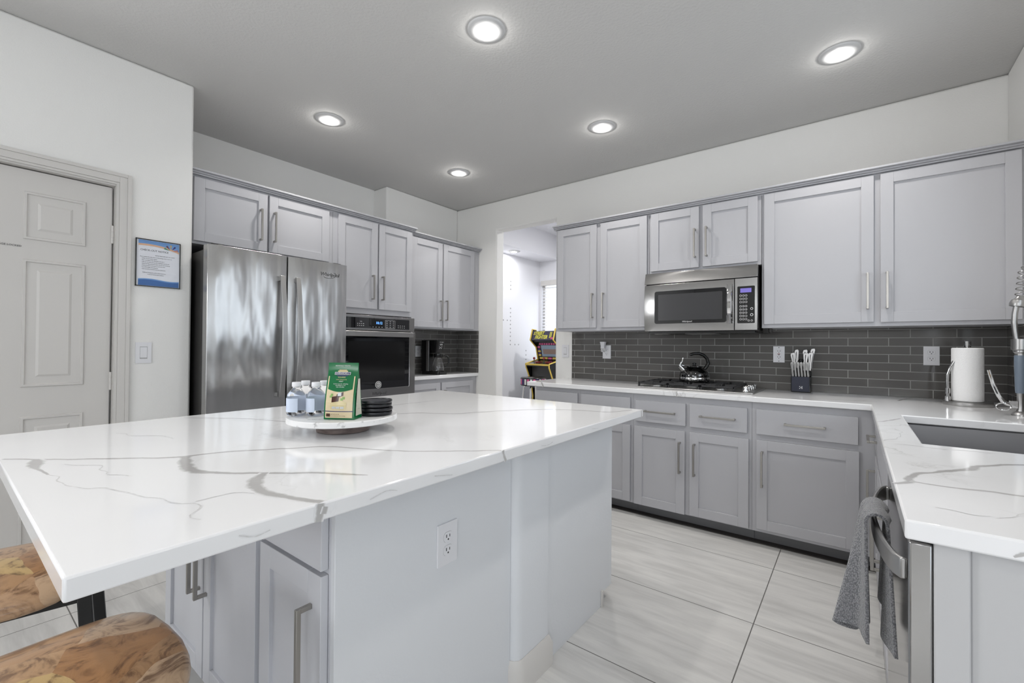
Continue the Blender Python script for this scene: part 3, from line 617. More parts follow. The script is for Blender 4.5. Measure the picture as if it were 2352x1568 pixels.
mb.f([B[0], B[3]] + [V[0][j] for j in range(n, -1, -1)]); mb.f([B[2], B[1]] + [V[14][j] for j in range(n + 1)]); mb.f([B[1], B[0]] + [V[i][0] for i in range(15)]); mb.f([B[3], B[2]] + [V[i][n] for i in range(14, -1, -1)])
md = mb.build('door', root, .0015)
def rrect(a, b, c, d, r, n=5):
    P = []
    for (cx, cz, s0) in ((b - r, d - r, 0), (a + r, d - r, 90), (a + r, c + r, 180), (b - r, c + r, 270)):
        for k in range(n + 1): t = R(s0 + 90 * k / n); P.append((cx + r * math.cos(t), cz + r * math.sin(t)))
    return P
mb = MB(M_GLOSS, flat('microwave_mesh', lin(64, 64, 66), .15), M_TEXTW, T=TM); mb.prism(rrect(.083, .572, 1.384, 1.622, .015), -.026, -.006, 0, 'y')
mb.prism(rrect(.110, .548, 1.407, 1.596, .004), -.0268, -.025, 1, 'y'); mb.text('Whirlpool', (.315, -.0266, 1.396), .016, 2, .0002, 1, .2); mb.build('door_window', md, 0, 40)
mb = MB(M_CHROME, T=TM); rings = []
for k in range(17):
    t = k / 16; y = -.030 - .030 * math.sin(math.pi * t); z = 1.376 + .262 * t; rings.append([(.578, y, z), (.586, y - .010, z), (.606, y - .010, z), (.612, y, z), (.606, y + .008, z), (.586, y + .008, z)])
mb.loft(rings); mb.box(.580, .610, -.03, -.006, 1.376, 1.39); mb.box(.580, .610, -.03, -.006, 1.624, 1.638); mb.build('handle', md, 0, 50)
mb = MB(M_STEEL, T=TM); mb.box(.622, MW, -.014, .03, 1.330, 1.674); cp = mb.build('control_panel', root, .002)
mb = MB(M_GLOSS, M_DISPV, M_TEXTW, T=TM); mb.prism(rrect(.638, .742, 1.375, 1.620, .006), -.016, -.013, 0, 'y'); mb.box(.656, .722, -.0166, -.016, 1.578, 1.606, 1)
for i in range(3):
    for j in range(8):
        x, z = .658 + .0165 * i, 1.558 - .0215 * j - (.006 if j > 2 else 0)
        mb.lathe([(.0068, -.0166), (.0068, -.016)], (x, 0, z), 2, 14, 'y'); mb.lathe([(.0052, -.0169), (.0052, -.0164)], (x, 0, z), 0, 14, 'y')
        mb.text(str((i + 1 + 3 * (j - 3)) if 3 <= j <= 5 else (0 if j == 6 and i == 1 else '-')), (x, -.017, z), .007, 2, .0001)
for (x, z, r) in ((.724, 1.470, .008), (.724, 1.430, .009), (.706, 1.392, .006), (.724, 1.392, .006)):
    mb.lathe([(r, -.0166), (r, -.016)], (x, 0, z), 2, 16, 'y'); mb.lathe([(r * .7, -.0169), (r * .7, -.0164)], (x, 0, z), 0, 16, 'y')
mb.build('keypad', cp, 0, 40)
root = thing('cabinet_bracket', 'small black bracket under the wide cabinet at the right of the microwave', 'bracket', (-.44, 3.45, 1.31))
mb = MB(M_BLACK); mb.prism([(3.40, 1.345), (3.42, 1.312), (3.47, 1.306), (3.50, 1.322), (3.51, 1.345)], -.492, -.455, 0, 'x'); mb.build('housing', root, .003)
mb = MB(M_DKGREY); mb.box(-.455, -.440, 3.42, 3.49, 1.318, 1.345); mb.build('clip', root, .002)

# ------------------------------------------------------------------ cooktop
CX0, CX1, CY0, CY1 = -1.291, -.509, 3.183, 3.650
root = thing('gas_cooktop', 'stainless gas cooktop with black grates set into the counter', 'cooktop', (-.9, 3.42, ZT))
mb = MB(M_STEELS); mb.prism(rrect(CX0, CX1, CY0, CY1, .012), ZT + .0006, ZT + .010); mb.build('tray', root, .003)
zt = ZT + .010
for (bx, by, br) in ((-1.17, 3.30, .040), (-1.17, 3.53, .034), (-.95, 3.42, .050), (-.73, 3.30, .036), (-.73, 3.53, .044)):
    mb = MB(M_STEELS, M_IRON); mb.lathe([(br * 1.1, zt), (br * 1.05, zt + .010), (br * .8, zt + .012), (.0, zt + .012)], (bx, by, 0), 0, 24); mb.lathe([(.0, zt + .012), (br * .85, zt + .012), (br * .85, zt + .019), (br * .7, zt + .022), (.0, zt + .022)], (bx, by, 0), 1, 24); mb.build('burner', root)
for (g0, g1) in ((-1.275, -1.062), (-1.056, -.842), (-.836, -.625)):
    mb = MB(M_IRON); y0, y1, h0, h1 = 3.200, 3.632, zt + .018, zt + .032
    mb.box(g0, g1, y0, y0 + .012, h0, h1); mb.box(g0, g1, y1 - .012, y1, h0, h1); mb.box(g0, g0 + .010, y0, y1, h0, h1); mb.box(g1 - .010, g1, y0, y1, h0, h1)
    gm = (g0 + g1) / 2
    mb.box(g0, g1, 3.408, 3.420, h0, h1)
    for yy in (3.30, 3.525):
        for (sx, sy) in ((1, 0), (-1, 0), (0, 1), (0, -1)):
            if sx: mb.box(min(gm + sx * .03, gm + sx * .10), max(gm + sx * .03, gm + sx * .10), yy - .005, yy + .005, h0, h1 + .002)
            else: mb.box(gm - .005, gm + .005, min(yy + sy * .03, yy + sy * .105), max(yy + sy * .03, yy + sy * .105), h0, h1 + .002)
    for (x, y) in ((g0 + .005, y0 + .006), (g1 - .005, y0 + .006), (g0 + .005, y1 - .006), (g1 - .005, y1 - .006)): mb.box(x - .007, x + .007, y - .007, y + .007, zt, h0)
    mb.build('grate', root, .0025)
for k in range(5):
    mb = MB(M_FOIL); yk = 3.245 + .075 * k; mb.lathe([(.021, zt), (.022, zt + .004), (.019, zt + .008), (.0175, zt + .030), (.014, zt + .034), (.0, zt + .034)], (-.566, yk, 0), 0, 14); mb.build('knob', root)
# kettle
KX, KY, KZ = -.945, 3.455, zt + .034
root = thing('kettle', 'glossy black whistling kettle with curved handle on the cooktop', 'kettle', (KX, KY, KZ))
mb = MB(M_KETTLE); mb.lathe([(.0, 0), (.096, 0), (.104, .006), (.106, .016)], (KX, KY, KZ), 0, 48)
prof = [(.1055, .036)] + [(.105 * math.cos(a), .046 + .072 * math.sin(a)) for a in [R(8 * k) for k in range(9)]] + [(.046, .112)]
mb.lathe([(.1, .036)] + prof + [(.0, .113)], (KX, KY, KZ), 0, 48); mb.build('body', root)
mb = MB(M_CHROME); mb.lathe([(.1062, .016), (.1068, .018), (.1068, .034), (.1058, .036), (.09, .036), (.09, .016)], (KX, KY, KZ), 0, 48); mb.build('band', root)
mb = MB(M_KETTLE, M_BLACK); mb.lathe([(.0, .110), (.058, .110), (.056, .117), (.03, .122), (.0, .123)], (KX, KY, KZ), 0, 36); mb.lathe([(.0, .122), (.009, .122), (.009, .128), (.014, .130), (.014, .137), (.011, .139), (.0, .139)], (KX, KY, KZ), 1, 20); mb.build('lid', root)
dx, dy = .793, .61
def kp(u, z): return (KX + dx * u, KY + dy * u, KZ + z)
mb = MB(M_BLACK); hp = [kp(.070, .090), kp(.088, .108), kp(.104, .135), kp(.094, .170), kp(.070, .196), kp(.035, .210), kp(-.005, .209), kp(-.035, .198)]
fine = []
for i in range(len(hp) - 1):
    for k in range(4): fine.append(tuple(hp[i][j] * (1 - k / 4) + hp[i + 1][j] * k / 4 for j in range(3)))
fine.append(hp[-1]); n = len(fine); mb.tube(fine, [.013 - .003 * (i / n) if i else .014 for i in range(n - 1)] + [.006], 0, 12); mb.build('handle', root, 0, 60)
mb = MB(M_CHROME); mb.tube([kp(-.072, .075), kp(-.094, .100), kp(-.112, .118)], [.020, .016, .014], 0, 14); mb.tube([kp(-.112, .116), kp(-.104, .132), kp(-.090, .15), kp(-.084, .176)], [.010, .007, .006, .007], 0, 10); mb.tube([kp(-.100, .122), kp(-.078, .118)], .006, 0, 8); mb.build('spout', root, 0, 60)

# ------------------------------------------------------------------ knife block and knives
root = thing('knife_block', 'navy and black knife block on the counter by the outlet', 'knife block', (-.285, 3.61, ZT))
mb = MB(M_BLACK); mb.prism([(3.578, ZT), (3.668, ZT), (3.668, ZT + .155), (3.625, ZT + .165), (3.605, ZT + .108), (3.578, ZT + .106)], -.345, -.232, 0, 'x'); mb.build('body', root, .004)
mb = MB(M_NAVY, M_TEXTW); mb.box(-.341, -.240, 3.5715, 3.5785, ZT + .006, ZT + .105)
for (i, j) in [(i, j) for i in range(3) for j in range(3) if (i + j) % 2 == 0 or i == 2]: mb.box(-.297 + .0065 * i, -.2915 + .0065 * i, 3.571, 3.572, ZT + .024 + .0065 * j, ZT + .0295 + .0065 * j, 1)
mb.build('front_panel', root, .002)
def knife(name, label, x, y, z, L, wd, tilt, lean, mat, group, th=.012):
    rt_ = thing(name, label, 'knife', (x, y, z), group)
    M = Matrix.Translation((x, y, z)) @ Matrix.Rotation(tilt, 4, 'X') @ Matrix.Rotation(lean, 4, 'Y')
    mb = MB(mat, M_SLOT, T=M); prof = [(-wd * .42, -.004), (wd * .42, -.004), (wd * .36, L * .3), (wd * .5, L * .62), (wd * .72, L * .93), (wd * .45, L), (-wd * .35, L * .97), (-wd * .55, L * .86), (-wd * .36, L * .5)]
    mb.prism(prof, -th / 2, th / 2, 0, 'y'); mb.prism([(p[0] * .18, p[1] * .9) for p in prof], -th / 2 - .0006, th / 2 + .0006, 1, 'y'); mb.build('handle', rt_, .002)
    mb = MB(M_CHROME, T=M); mb.box(-wd * .4, wd * .4, -.0008, .0008, -.09, -.003); mb.build('blade', rt_)
for k in range(6):
    knife('steak_knife', 'silver handled steak knife in the front row of the knife block, %s' % ['leftmost of six', 'second from the left', 'third from the left', 'fourth from the left', 'fifth from the left', 'rightmost of six'][k], -.334 + .0175 * k, 3.592, ZT + .108, .098, .013, R(2), R(-5), M_STEELS, 'steak knives in the knife block')
for (x, y, L, wd, ln, lab) in ((-.330, 3.622, .135, .024, -9, 'broad silver chef knife at the left rear of the knife block'), (-.312, 3.640, .160, .022, -6, 'tall silver knife standing behind the left chef knife'), (-.268, 3.622, .135, .026, 3, 'wide silver knife in the middle rear of the knife block'), (-.272, 3.645, .160, .024, 1, 'tall silver knife behind the middle one in the knife block'), (-.243, 3.622, .138, .024, 5, 'silver knife at the right rear of the knife block'), (-.240, 3.652, .170, .022, 9, 'tallest silver knife at the back right of the knife block')):
    knife('chef_knife', lab, x, y, ZT + .150, L * .88, wd, R(-4), R(ln * .6), M_STEELS, 'large knives in the knife block', .014)
rt_ = thing('kitchen_scissors', 'black handled kitchen scissors standing in the knife block', 'scissors', (-.292, 3.63, ZT + .15))
mb = MB(M_BLACK)
for sx in (-1, 1): mb.tube([(-.290 + sx * (.010 + .008 * math.cos(t)), 3.632, ZT + .195 + .026 * math.sin(t)) for t in [2 * math.pi * k / 18 for k in range(19)]], .004, 0, 8)
mb.box(-.296, -.284, 3.627, 3.637, ZT + .140, ZT + .175); mb.build('grip', rt_)
mb = MB(M_CHROME); mb.box(-.295, -.285, 3.631, 3.633, ZT + .06, ZT + .145); mb.build('blade', rt_)

# ------------------------------------------------------------------ paper towels
PX, PY = .478, 3.374
root = thing('paper_towel_holder', 'steel paper towel holder with a tension arm on the counter', 'paper towel holder', (PX, PY, ZT))
mb = MB(M_STEELS); mb.lathe([(.0, ZT + .0006), (.097, ZT + .0006), (.098, ZT + .004), (.098, ZT + .018), (.094, ZT + .021), (.0, ZT + .021)], (PX, PY, 0), 0, 48); mb.build('base', root)
mb = MB(M_CHROME); mb.lathe([(.006, ZT + .02), (.006, ZT + .312), (.014, ZT + .312), (.0145, ZT + .322), (.0145, ZT + .342), (.012, ZT + .345), (.0, ZT + .345)], (PX, PY, 0), 0, 24); mb.build('post', root)
ax, ay = PX - .080, PY - .028
mb = MB(M_CHROME); mb.lathe([(.012, ZT + .02), (.012, ZT + .045), (.007, ZT + .047), (.007, ZT + .06), (.011, ZT + .062), (.011, ZT + .088), (.007, ZT + .09), (.0, ZT + .09)], (ax, ay, 0), 0, 20)
mb.tube([(ax, ay, ZT + .088), (ax - .002, ay, ZT + .13), (ax, ay, ZT + .165), (ax + .010, ay, ZT + .20), (ax + .019, ay, ZT + .218)], .0065, 0, 12); mb.tube([(ax + .016, ay, ZT + .212), (ax + .026, ay, ZT + .235)], .0078, 0, 12); mb.build('arm', root)
mb = MB(M_PAPER); mb.lathe([(.020, ZT + .0225), (.058, ZT + .0225), (.0625, ZT + .027), (.0625, ZT + .303), (.059, ZT + .307), (.020, ZT + .307), (.020, ZT + .0215)], (PX, PY, 0), 0, 64, cap=False)
tag(mb.build('paper_towel_roll', None, 0, 40), 'white roll of paper towels on the steel holder', 'paper towels')

# ------------------------------------------------------------------ coffee maker
CMX, CMY = -3.455, 3.165
TC = Matrix.Translation((CMX, CMY, 0)) @ Matrix.Rotation(R(8), 4, 'Z')
root = thing('coffee_maker', 'black drip coffee maker with chrome side strip on the short counter', 'coffee maker', (CMX, CMY, ZT))
mb = MB(M_BLACK, M_CHROME, T=TC); w = .075
mb.prism(rrect(-.11, .125, -w, w, .03), ZT + .0006, ZT + .032); mb.prism(rrect(-.11, -.005, -w, w, .015), ZT + .03, ZT + .352); mb.build('body', root, .003)
mb = MB(M_STEELS, T=TC); mb.box(-.038, -.006, -w - .001, -w + .002, ZT + .038, ZT + .346); mb.box(-.038, -.006, w - .002, w + .001, ZT + .038, ZT + .346); mb.build('side_strip', root, .002)
mb = MB(M_BLACK, M_GREY, M_TEXTW, T=TC)
A = [(x, y, ZT + .352) for x, y in rrect(-.008, .105, -.070, .070, .02)]; B = [(x, y, ZT + .222) for x, y in rrect(-.006, .075, -.050, .050, .016)]; mb.loft([B, A])
def hp_(y, z): return (.075 + .030 * (z - .225) / .127 + .0012, y, ZT + z)
Mx = Matrix.Rotation(R(90), 4, 'Z') @ Matrix.Rotation(R(90 - 13), 4, 'X')
mb.text('Mr. Coffee', hp_(0, .332), .013, 2, .0003, 1, .15, M=Mx)
q = hp_(0, .308); mb.box(q[0] - .004, q[0] + .001, -.020, .020, q[2] - .008, q[2] + .008, 1); mb.text('10:12', (q[0] + .0015, 0, q[2]), .011, 0, .0002, M=Mx)
for (y, z) in ((-.015, .283), (.015, .285), (0, .276), (-.015, .268), (.015, .268)): q = hp_(y, z); mb.box(q[0] - .004, q[0] + .001, y - .004, y + .004, q[2] - .003, q[2] + .003, 2)
mb.build('head', root, .002)
root = thing('coffee_carafe', 'glass carafe with black handle standing on the coffee maker', 'carafe', TC @ Vector((.055, 0, ZT + .032)))
c = TC @ Vector((.057, 0, ZT + .0335)); cc = (c.x, c.y, c.z)
mb = MB(M_GLASS); o_ = [(.0, .0), (.058, .0), (.065, .006), (.067, .03), (.062, .075), (.048, .115), (.036, .145)]; i_ = [(r - .0022, z if z > .01 else .004) for r, z in o_[::-1]][:-1] + [(.0, .004)]
mb.lathe(o_ + [(max(r, 0), z) for r, z in i_], cc, 0, 32); mb.build('glass', root)
mb = MB(M_BLACK); mb.lathe([(.030, .142), (.040, .142), (.046, .158), (.044, .180), (.0, .184), (.0, .160), (.03, .16)], cc, 0, 28)
hd = Vector((.60, .80, 0)).normalized()
mb.tube([tuple(Vector(cc) + hd * r + Vector((0, 0, z))) for r, z in [(.036, .160)] + [(.066 + .046 * math.sin(a), .108 + .056 * math.cos(a)) for a in [R(15 * k) for k in range(13)]] + [(.060, .056)]], [.010] + [.0088] * 13 + [.006], 0, 10); mb.build('handle', root, 0, 60)

# ------------------------------------------------------------------ outlets and switches
GO = 'white power outlets'
def plate(name, label, T, kind, w=.070, h=.1143, group=None):
    c = T @ Vector((0, 0, 0)); root = thing(name, label, 'outlet' if 'outlet' in name else 'light switch', c, group)
    mb = MB(M_WHITE, M_SLOT, T=T); mb.box(-w / 2, w / 2, -.006, -.0004, -h / 2, h / 2)
    for z in (-.048, .048) if kind != 'duplex' else (0,): mb.lathe([(.003, -.0066), (.003, -.006)], (0, 0, z), 1 if kind == 'gfci' else 0, 10, 'y')
    mb.build('cover_plate', root, .0022)
    if kind == 'duplex':
        for z in (.0195, -.0195):
            mb = MB(M_WHITE, M_SLOT, M_SEAM, T=T); mb.prism([(x, zz + z) for x, zz in rrect(-.017, .017, -.0145, .0145, .011)], -.0075, -.005, 0, 'y')
            mb.prism([(x, zz + z) for x, zz in rrect(-.0176, .0176, -.0151, .0151, .0114)], -.0062, -.0058, 2, 'y')
            mb.box(-.0082, -.0054, -.0078, -.007, z - .001, z + .008, 1); mb.box(.0048, .0072, -.0078, -.007, z - .001, z + .007, 1); mb.lathe([(.0026, -.0078), (.0026, -.007)], (0, 0, z - .007), 1, 10, 'y'); mb.build('socket', root)
    elif kind == 'gfci':
        mb = MB(M_WHITE, M_SLOT, M_RED, M_SEAM, T=T); mb.box(-.0175, .0175, -.0078, -.005, -.034, .034); mb.box(-.0178, .0178, -.0062, -.0058, -.0344, .0344, 3)
        for z in (.020, -.022): mb.box(-.0085, -.0055, -.008, -.0075, z, z + .008, 1); mb.box(.0055, .0085, -.008, -.0075, z, z + .008, 1); mb.lathe([(.0026, -.008), (.0026, -.0075)], (0, 0, z - .006), 1, 10, 'y')
        mb.box(-.008, .008, -.0088, -.0075, .0015, .0055, 2); mb.box(-.006, .006, -.0088, -.0075, -.0055, -.0015, 1); mb.build('socket', root)
    else:
        mb = MB(M_WHITE, M_SEAM, T=T); mb.prism([(-.006, -.031), (-.0095, .0), (-.0075, .031), (-.005, .031), (-.005, -.031)], -.0155, .0155, 0, 'x'); mb.box(-.0168, .0168, -.0064, -.0058, -.034, .034, 1); mb.build('rocker', root, .0008)
    return root
plate('power_outlet', 'white outlet with red reset button left of the knife block', face('-y', -.4275, YR - .008) @ Matrix.Translation((0, 0, 1.1675)), 'gfci', group=GO)
plate('power_outlet', 'white duplex outlet left of the paper towel roll', face('-y', .3675, YR - .008) @ Matrix.Translation((0, 0, 1.1725)), 'duplex', .072, .114, GO)
plate('power_outlet', 'white outlet holding the plug in freshener left of the cooktop', face('-y', -1.757, YR - .008) @ Matrix.Translation((0, 0, 1.166)), 'duplex', .078, .118, GO)
plate('power_outlet', 'white duplex outlet on the end of the island', face('+x', -.958, .934) @ Matrix.Translation((0, 0, .631)), 'duplex', .078, .122, GO)
plate('power_outlet', 'white outlet mostly hidden behind the coffee maker', face('+x', XJ + .008, 3.105) @ Matrix.Translation((0, 0, 1.15)), 'duplex', .070, .114, GO)
plate('light_switch', 'white rocker switch on the wall beside the pantry door', face('+x', XD, .7215) @ Matrix.Translation((0, 0, 1.161)), 'rocker', .072, .116)
plate('light_switch', 'white rocker switch between the doorway and the tile', face('-y', -2.190, YR) @ Matrix.Translation((0, 0, 1.168)), 'rocker', .074, .120)
root = thing('air_freshener', 'white plug in air freshener on the left outlet', 'air freshener', (-1.775, YR - .03, 1.19))
mb = MB(M_WHITE); Ta = Matrix.Translation((-1.775, YR - .052, 0)); mb.T = Ta
mb.loft([[(x, y, 1.196) for x, y in rrect(-.018, .018, -.016, .02, .006)], [(x, y, 1.22) for x, y in rrect(-.017, .017, -.015, .02, .006)], [(x, y, 1.256) for x, y in rrect(-.025, .024, -.016, .024, .006)]]); mb.box(-.012, .016, .015, .042, 1.175, 1.215); mb.build('housing', root, .002)
mb = MB(M_GLASS, T=Ta); mb.prism(rrect(-.016, .016, -.014, .014, .005), 1.166, 1.195); mb.build('refill_bottle', root, .001)
root = thing('wall_hook', 'small clear plastic hook on the coffee corner tile', 'hook', (XJ + .02, 2.97, 1.27))
mb = MB(M_GLASS); mb.box(XJ + .009, XJ + .013, 2.955, 2.985, 1.235, 1.29); mb.build('backing', root)
mb = MB(M_WHITE); mb.tube([(XJ + .013, 2.975, 1.25), (XJ + .024, 2.975, 1.24), (XJ + .028, 2.975, 1.25)], .004, 0, 8); mb.build('hook_arm', root)

# ------------------------------------------------------------------ framed notice
TN = face('+x', XD, .783) @ Matrix.Translation((0, 0, 1.668))
root = thing('framed_notice', 'black framed printed notice with blue wave borders by the light switch', 'picture frame', TN @ Vector((0, 0, -.134)))
nw, nh = .104, .1335
mb = MB(M_BLACK, T=TN)
for (a, b, c, d) in ((-nw, -nw + .0045, -nh, nh), (nw - .0045, nw, -nh, nh), (-nw, nw, nh - .0045, nh), (-nw, nw, -nh, -nh + .0045)): mb.box(a, b, -.012, -.0005, c, d)
mb.build('frame', root, .001)
C_BL, C_BD, C_TAN = flat('notice_blue', lin(110, 152, 204)), flat('notice_deep_blue', lin(62, 104, 164)), flat('notice_tan', lin(214, 172, 140))
CF = [flat('notice_green', lin(70, 140, 110)), flat('notice_maroon', lin(100, 62, 72)), flat('notice_ochre', lin(190, 165, 120)), flat('notice_indigo', lin(60, 52, 110)), flat('notice_coral', lin(175, 120, 120))]
mb = MB(flat('notice_paper', lin(222, 224, 230), .3), C_BL, C_BD, C_TAN, M_TEXTD, *CF, T=TN); mb.box(-nw + .004, nw - .004, -.006, -.0008, -nh + .004, nh - .004)
x0, x1 = -nw + .013, nw - .007; zt_ = nh - .006; zb_ = -nh + .006; y = -.0063
def band(f0, f1, m, d=0.0):
    n = 24; P = [(x0 + (x1 - x0) * k / n, f0(k / n)) for k in range(n + 1)] + [(x0 + (x1 - x0) * (1 - k / n), f1(1 - k / n)) for k in range(n + 1)]
    mb.prism(P, y - .0003 - d, y + .0004, m, 'y')
top = lambda u: nh - .030 + .008 * math.sin(u * 2.2) - .030 * u * u
band(top, lambda u: zt_, 1); band(lambda u: top(u) - .008, lambda u: top(u) + .002, 3, .0001)
bot = lambda u: -nh + .042 + .004 * math.sin(u * 6); band(lambda u: zb_, lambda u: bot(u) - .004, 2); band(lambda u: bot(u) - .006, bot, 1, .0001)
fcx, fcz = .058, nh - .050
for k, a in enumerate((160, 128, 92, 52, 12)):
    d = Vector((math.cos(R(a)), math.sin(R(a)))); nrm = Vector((-d.y, d.x)); p0 = Vector((fcx, fcz)) + d * .006; p1 = Vector((fcx, fcz)) + d * .032
    mb.prism([tuple(p0), tuple(p1 - nrm * .005), tuple(p1 + d * .003), tuple(p1 + nrm * .005)], y - .0008, y, 5 + k, 'y')
mb.text('CHECK-OUT NOTICE', (-.018, y - .0003, .072), .014, 4, .0001, .95)
mb.text('PLEASE READ BEFORE YOU LEAVE', (.030, y - .0003, .046), .006, 4, .0001)
for i, (s_, xo) in enumerate((('Please complete the steps below on the morning of your check out.', -.084), ('- Gather all used towels together', -.078), ('- Place used dishes in the dishwasher and start it', -.078), ('- Take out the trash and leave the recycling bins by the gate', -.078), ('  Empty the fridge and check every room for your belongings', -.078), ('- Check all drawers and closets for personal items', -.078), ('- Turn off the lights and ceiling fans', -.078), ('- Close and lock all windows and doors behind you', -.078), ('', 0), ('Additional cleaning fees will be added if the home', -.072), ('is left in an unreasonable condition.', -.05))):
    if s_: mb.text(s_, (xo, y - .0003, .034 - .0098 * i), .0062, 4, .0001, .86, align='LEFT')
mb.build('printed_sheet', root, 0, 0)

# ------------------------------------------------------------------ island decor
SCX, SCY = -1.428, .886
root = thing('cake_stand', 'round white marble stand on a grey wood base on the island', 'cake stand', (SCX, SCY, ZT))
mb = MB(M_WALNUT); mb.lathe([(.0, ZT + .0006), (.086, ZT + .0006), (.089, ZT + .003), (.089, ZT + .036), (.0, ZT + .036)], (SCX, SCY, 0), 0, 48); mb.build('base', root)
mb = MB(M_MARBLE); mb.lathe([(.0, ZT + .0365), (.180, ZT + .0365), (.183, ZT + .039), (.183, ZT + .053), (.180, ZT + .056), (.0, ZT + .056)], (SCX, SCY, 0), 0, 72); mb.build('marble_top', root)
ZS = ZT + .0565
def bottle():
    root = thing('water_bottle', 'x', 'bottle', (0, 0, 0), 'small water bottles on the marble stand')
    mb = MB(M_PET); r = .0312
    mb.lathe([(.0, .001), (.022, .001), (.029, .005), (r, .012), (r, .060), (.0305, .066), (.028, .074), (.022, .084), (.015, .092), (.0125, .096), (.0125, .104), (.0, .104)], (0, 0, 0), 0, 36); mb.build('body', root, 0, 60)
    mb = MB(M_WHITE); mb.lathe([(.0, .1000), (.0145, .1000), (.0147, .102), (.0147, .113), (.0138, .115), (.0, .115)], (0, 0, 0), 0, 28); mb.build('cap', root)
    mb = MB(M_LABEL, M_LABELD); n = 26
    def fn(u, v): a = R(-25 - 235 * u); return ((r + .0005) * math.cos(a), (r + .0005) * math.sin(a), .016 + .046 * v)
    mb.grid(fn, n, 1, 0)
    for k, (z, l) in enumerate(((.026, .16), (.031, .11), (.035, .12), (.040, .08))):
        def f2(u, v, z=z, l=l): a = R(-95 - 235 * l * u); return ((r + .0009) * math.cos(a), (r + .0009) * math.sin(a), z + .0012 * v)
        mb.grid(f2, 6, 1, 1)
    mb.build('label_wrap', root, 0, 60, False); return root
B0 = bottle()
for k, (x, y_, a, lab) in enumerate(((-1.513, .760, 5, 'small clear water bottle nearest the stand edge, front left'), (-1.464, .803, -12, 'small clear water bottle next to the green chocolate bag'), (-1.552, .812, 20, 'small clear water bottle behind the front left one'), (-1.504, .856, 40, 'small clear water bottle at the back, hidden by the chocolate bag'))):
    o = B0 if k == 0 else copy_tree(B0); o.location = (x, y_, ZS); o.rotation_euler.z = R(a); o['label'] = lab
# chocolate bag
G1, G2, G3, G4 = flat('bag_green', lin(10, 104, 58), .22), flat('bag_cream', lin(212, 196, 160), .3), flat('bag_gold', lin(206, 192, 146), .3), flat('bag_navy', lin(40, 44, 92), .3)
G5, G6, G7 = flat('bag_chocolate', lin(70, 38, 30), .25), flat('bag_mint', lin(130, 170, 90), .4), flat('bag_silver', lin(190, 194, 196), .18)
b0 = Vector((-1.374, .780, 0)); b1 = Vector((-1.288, .836, 0)); bu = (b1 - b0).normalized(); TB = Matrix.Translation((b0.x, b0.y, ZS)) @ Matrix.Rotation(math.atan2(bu.y, bu.x), 4, 'Z')
root = thing('chocolate_bag', 'green and gold gusseted bag of chocolates on the marble stand', 'bag of chocolates', TB @ Vector((.052, .03, 0)))
mb = MB(G1, G7, T=TB); BW, BH = .103, .184
def sec(z, t, sq, n=10):
    d = .060 * (1 - t) + .004 * t; off = .030 * t; g = .010 * math.sin(math.pi * min(1, t * 1.2)) * (1 - t)
    P = [(BW * k / n, off - sq * math.sin(math.pi * k / n), z) for k in range(n + 1)]
    P += [(BW - g, off + d / 2, z)] + [(BW - BW * k / n, off + d + sq * .5 * math.sin(math.pi * k / n), z) for k in range(n + 1)] + [(g, off + d / 2, z)]
    return P
mb.loft([sec(0, .0, .0), sec(.012, .04, .005), sec(.05, .15, .009), (sec(.09, .38, .008)), sec(.125, .68, .005), sec(.15, .9, .002), sec(.165, 1, .001), sec(BH, 1, .0005)])
mb.build('pouch', root, .001, 50)
def fr(u, z):
    t = [(0, 0), (.012, .04), (.05, .15), (.09, .38), (.125, .68), (.15, .9), (.165, 1), (.19, 1)]; sqv = [0, .005, .009, .008, .005, .002, .001, .0005]
    for i in range(7):
        if t[i][0] <= z <= t[i + 1][0]:
            k = (z - t[i][0]) / (t[i + 1][0] - t[i][0]); tt = t[i][1] * (1 - k) + t[i + 1][1] * k; sq = sqv[i] * (1 - k) + sqv[i + 1] * k; break
    return (u, .030 * tt - sq * math.sin(math.pi * min(1, max(0, u / BW))) - .0008, z)
mb = MB(G2, G1, G4, M_TEXTW, G5, G6, G3, G7, T=TB)
def patch(u0, u1, z0, z1, m, lift=0.0, n=8, k=8, fz=None):
    def fn(a, b):
        z = z0 + (z1 - z0) * b
        if fz: z = fz(a, b)
        p = fr(u0 + (u1 - u0) * a, z); return (p[0], p[1] - lift - .0012, p[2])
    mb.grid(fn, n, k, m)
patch(.006, .097, .006, .140, 0)
patch(.010, .093, .098, .142, 1, .0004, 10, 6, lambda a, b: (.098 - .008 * math.sin(math.pi * a)) * (1 - b) + .142 * b)
patch(.026, .080, .1445, .1535, 3, .0005); patch(.0275, .0785, .1455, .1525, 2, .0008)
patch(.036, .070, .1540, .1580, 6, .0005); patch(.040, .066, .1585, .1610, 6, .0005); patch(.034, .072, .1400, .1435, 2, .0005)
patch(.004, .099, .026, .0285, 2, .0006, 8, 1)
patch(.024, .078, .034, .060, 6, .0006, 8, 4, lambda a, b: .034 + (.020 + .010 * math.sin(a * 3)) * b)
for cxx in (.036, .050, .064): patch(cxx - .006, cxx + .006, .036, .043, 7, .001, 3, 2)
patch(.028, .052, .056, .074, 4, .0012, 4, 4, lambda a, b: .056 + .004 * a + .018 * b); patch(.044, .066, .074, .084, 4, .001, 4, 4, lambda a, b: .070 + .008 * a + .012 * b); patch(.048, .060, .077, .088, 7, .0016, 3, 3)
for (u, z) in ((.027, .080), (.024, .074), (.068, .070), (.062, .066)): patch(u - .004, u + .004, z - .003, z + .004, 5, .0013, 2, 2)
patch(.010, .024, .010, .020, 4, .0008, 4, 3)
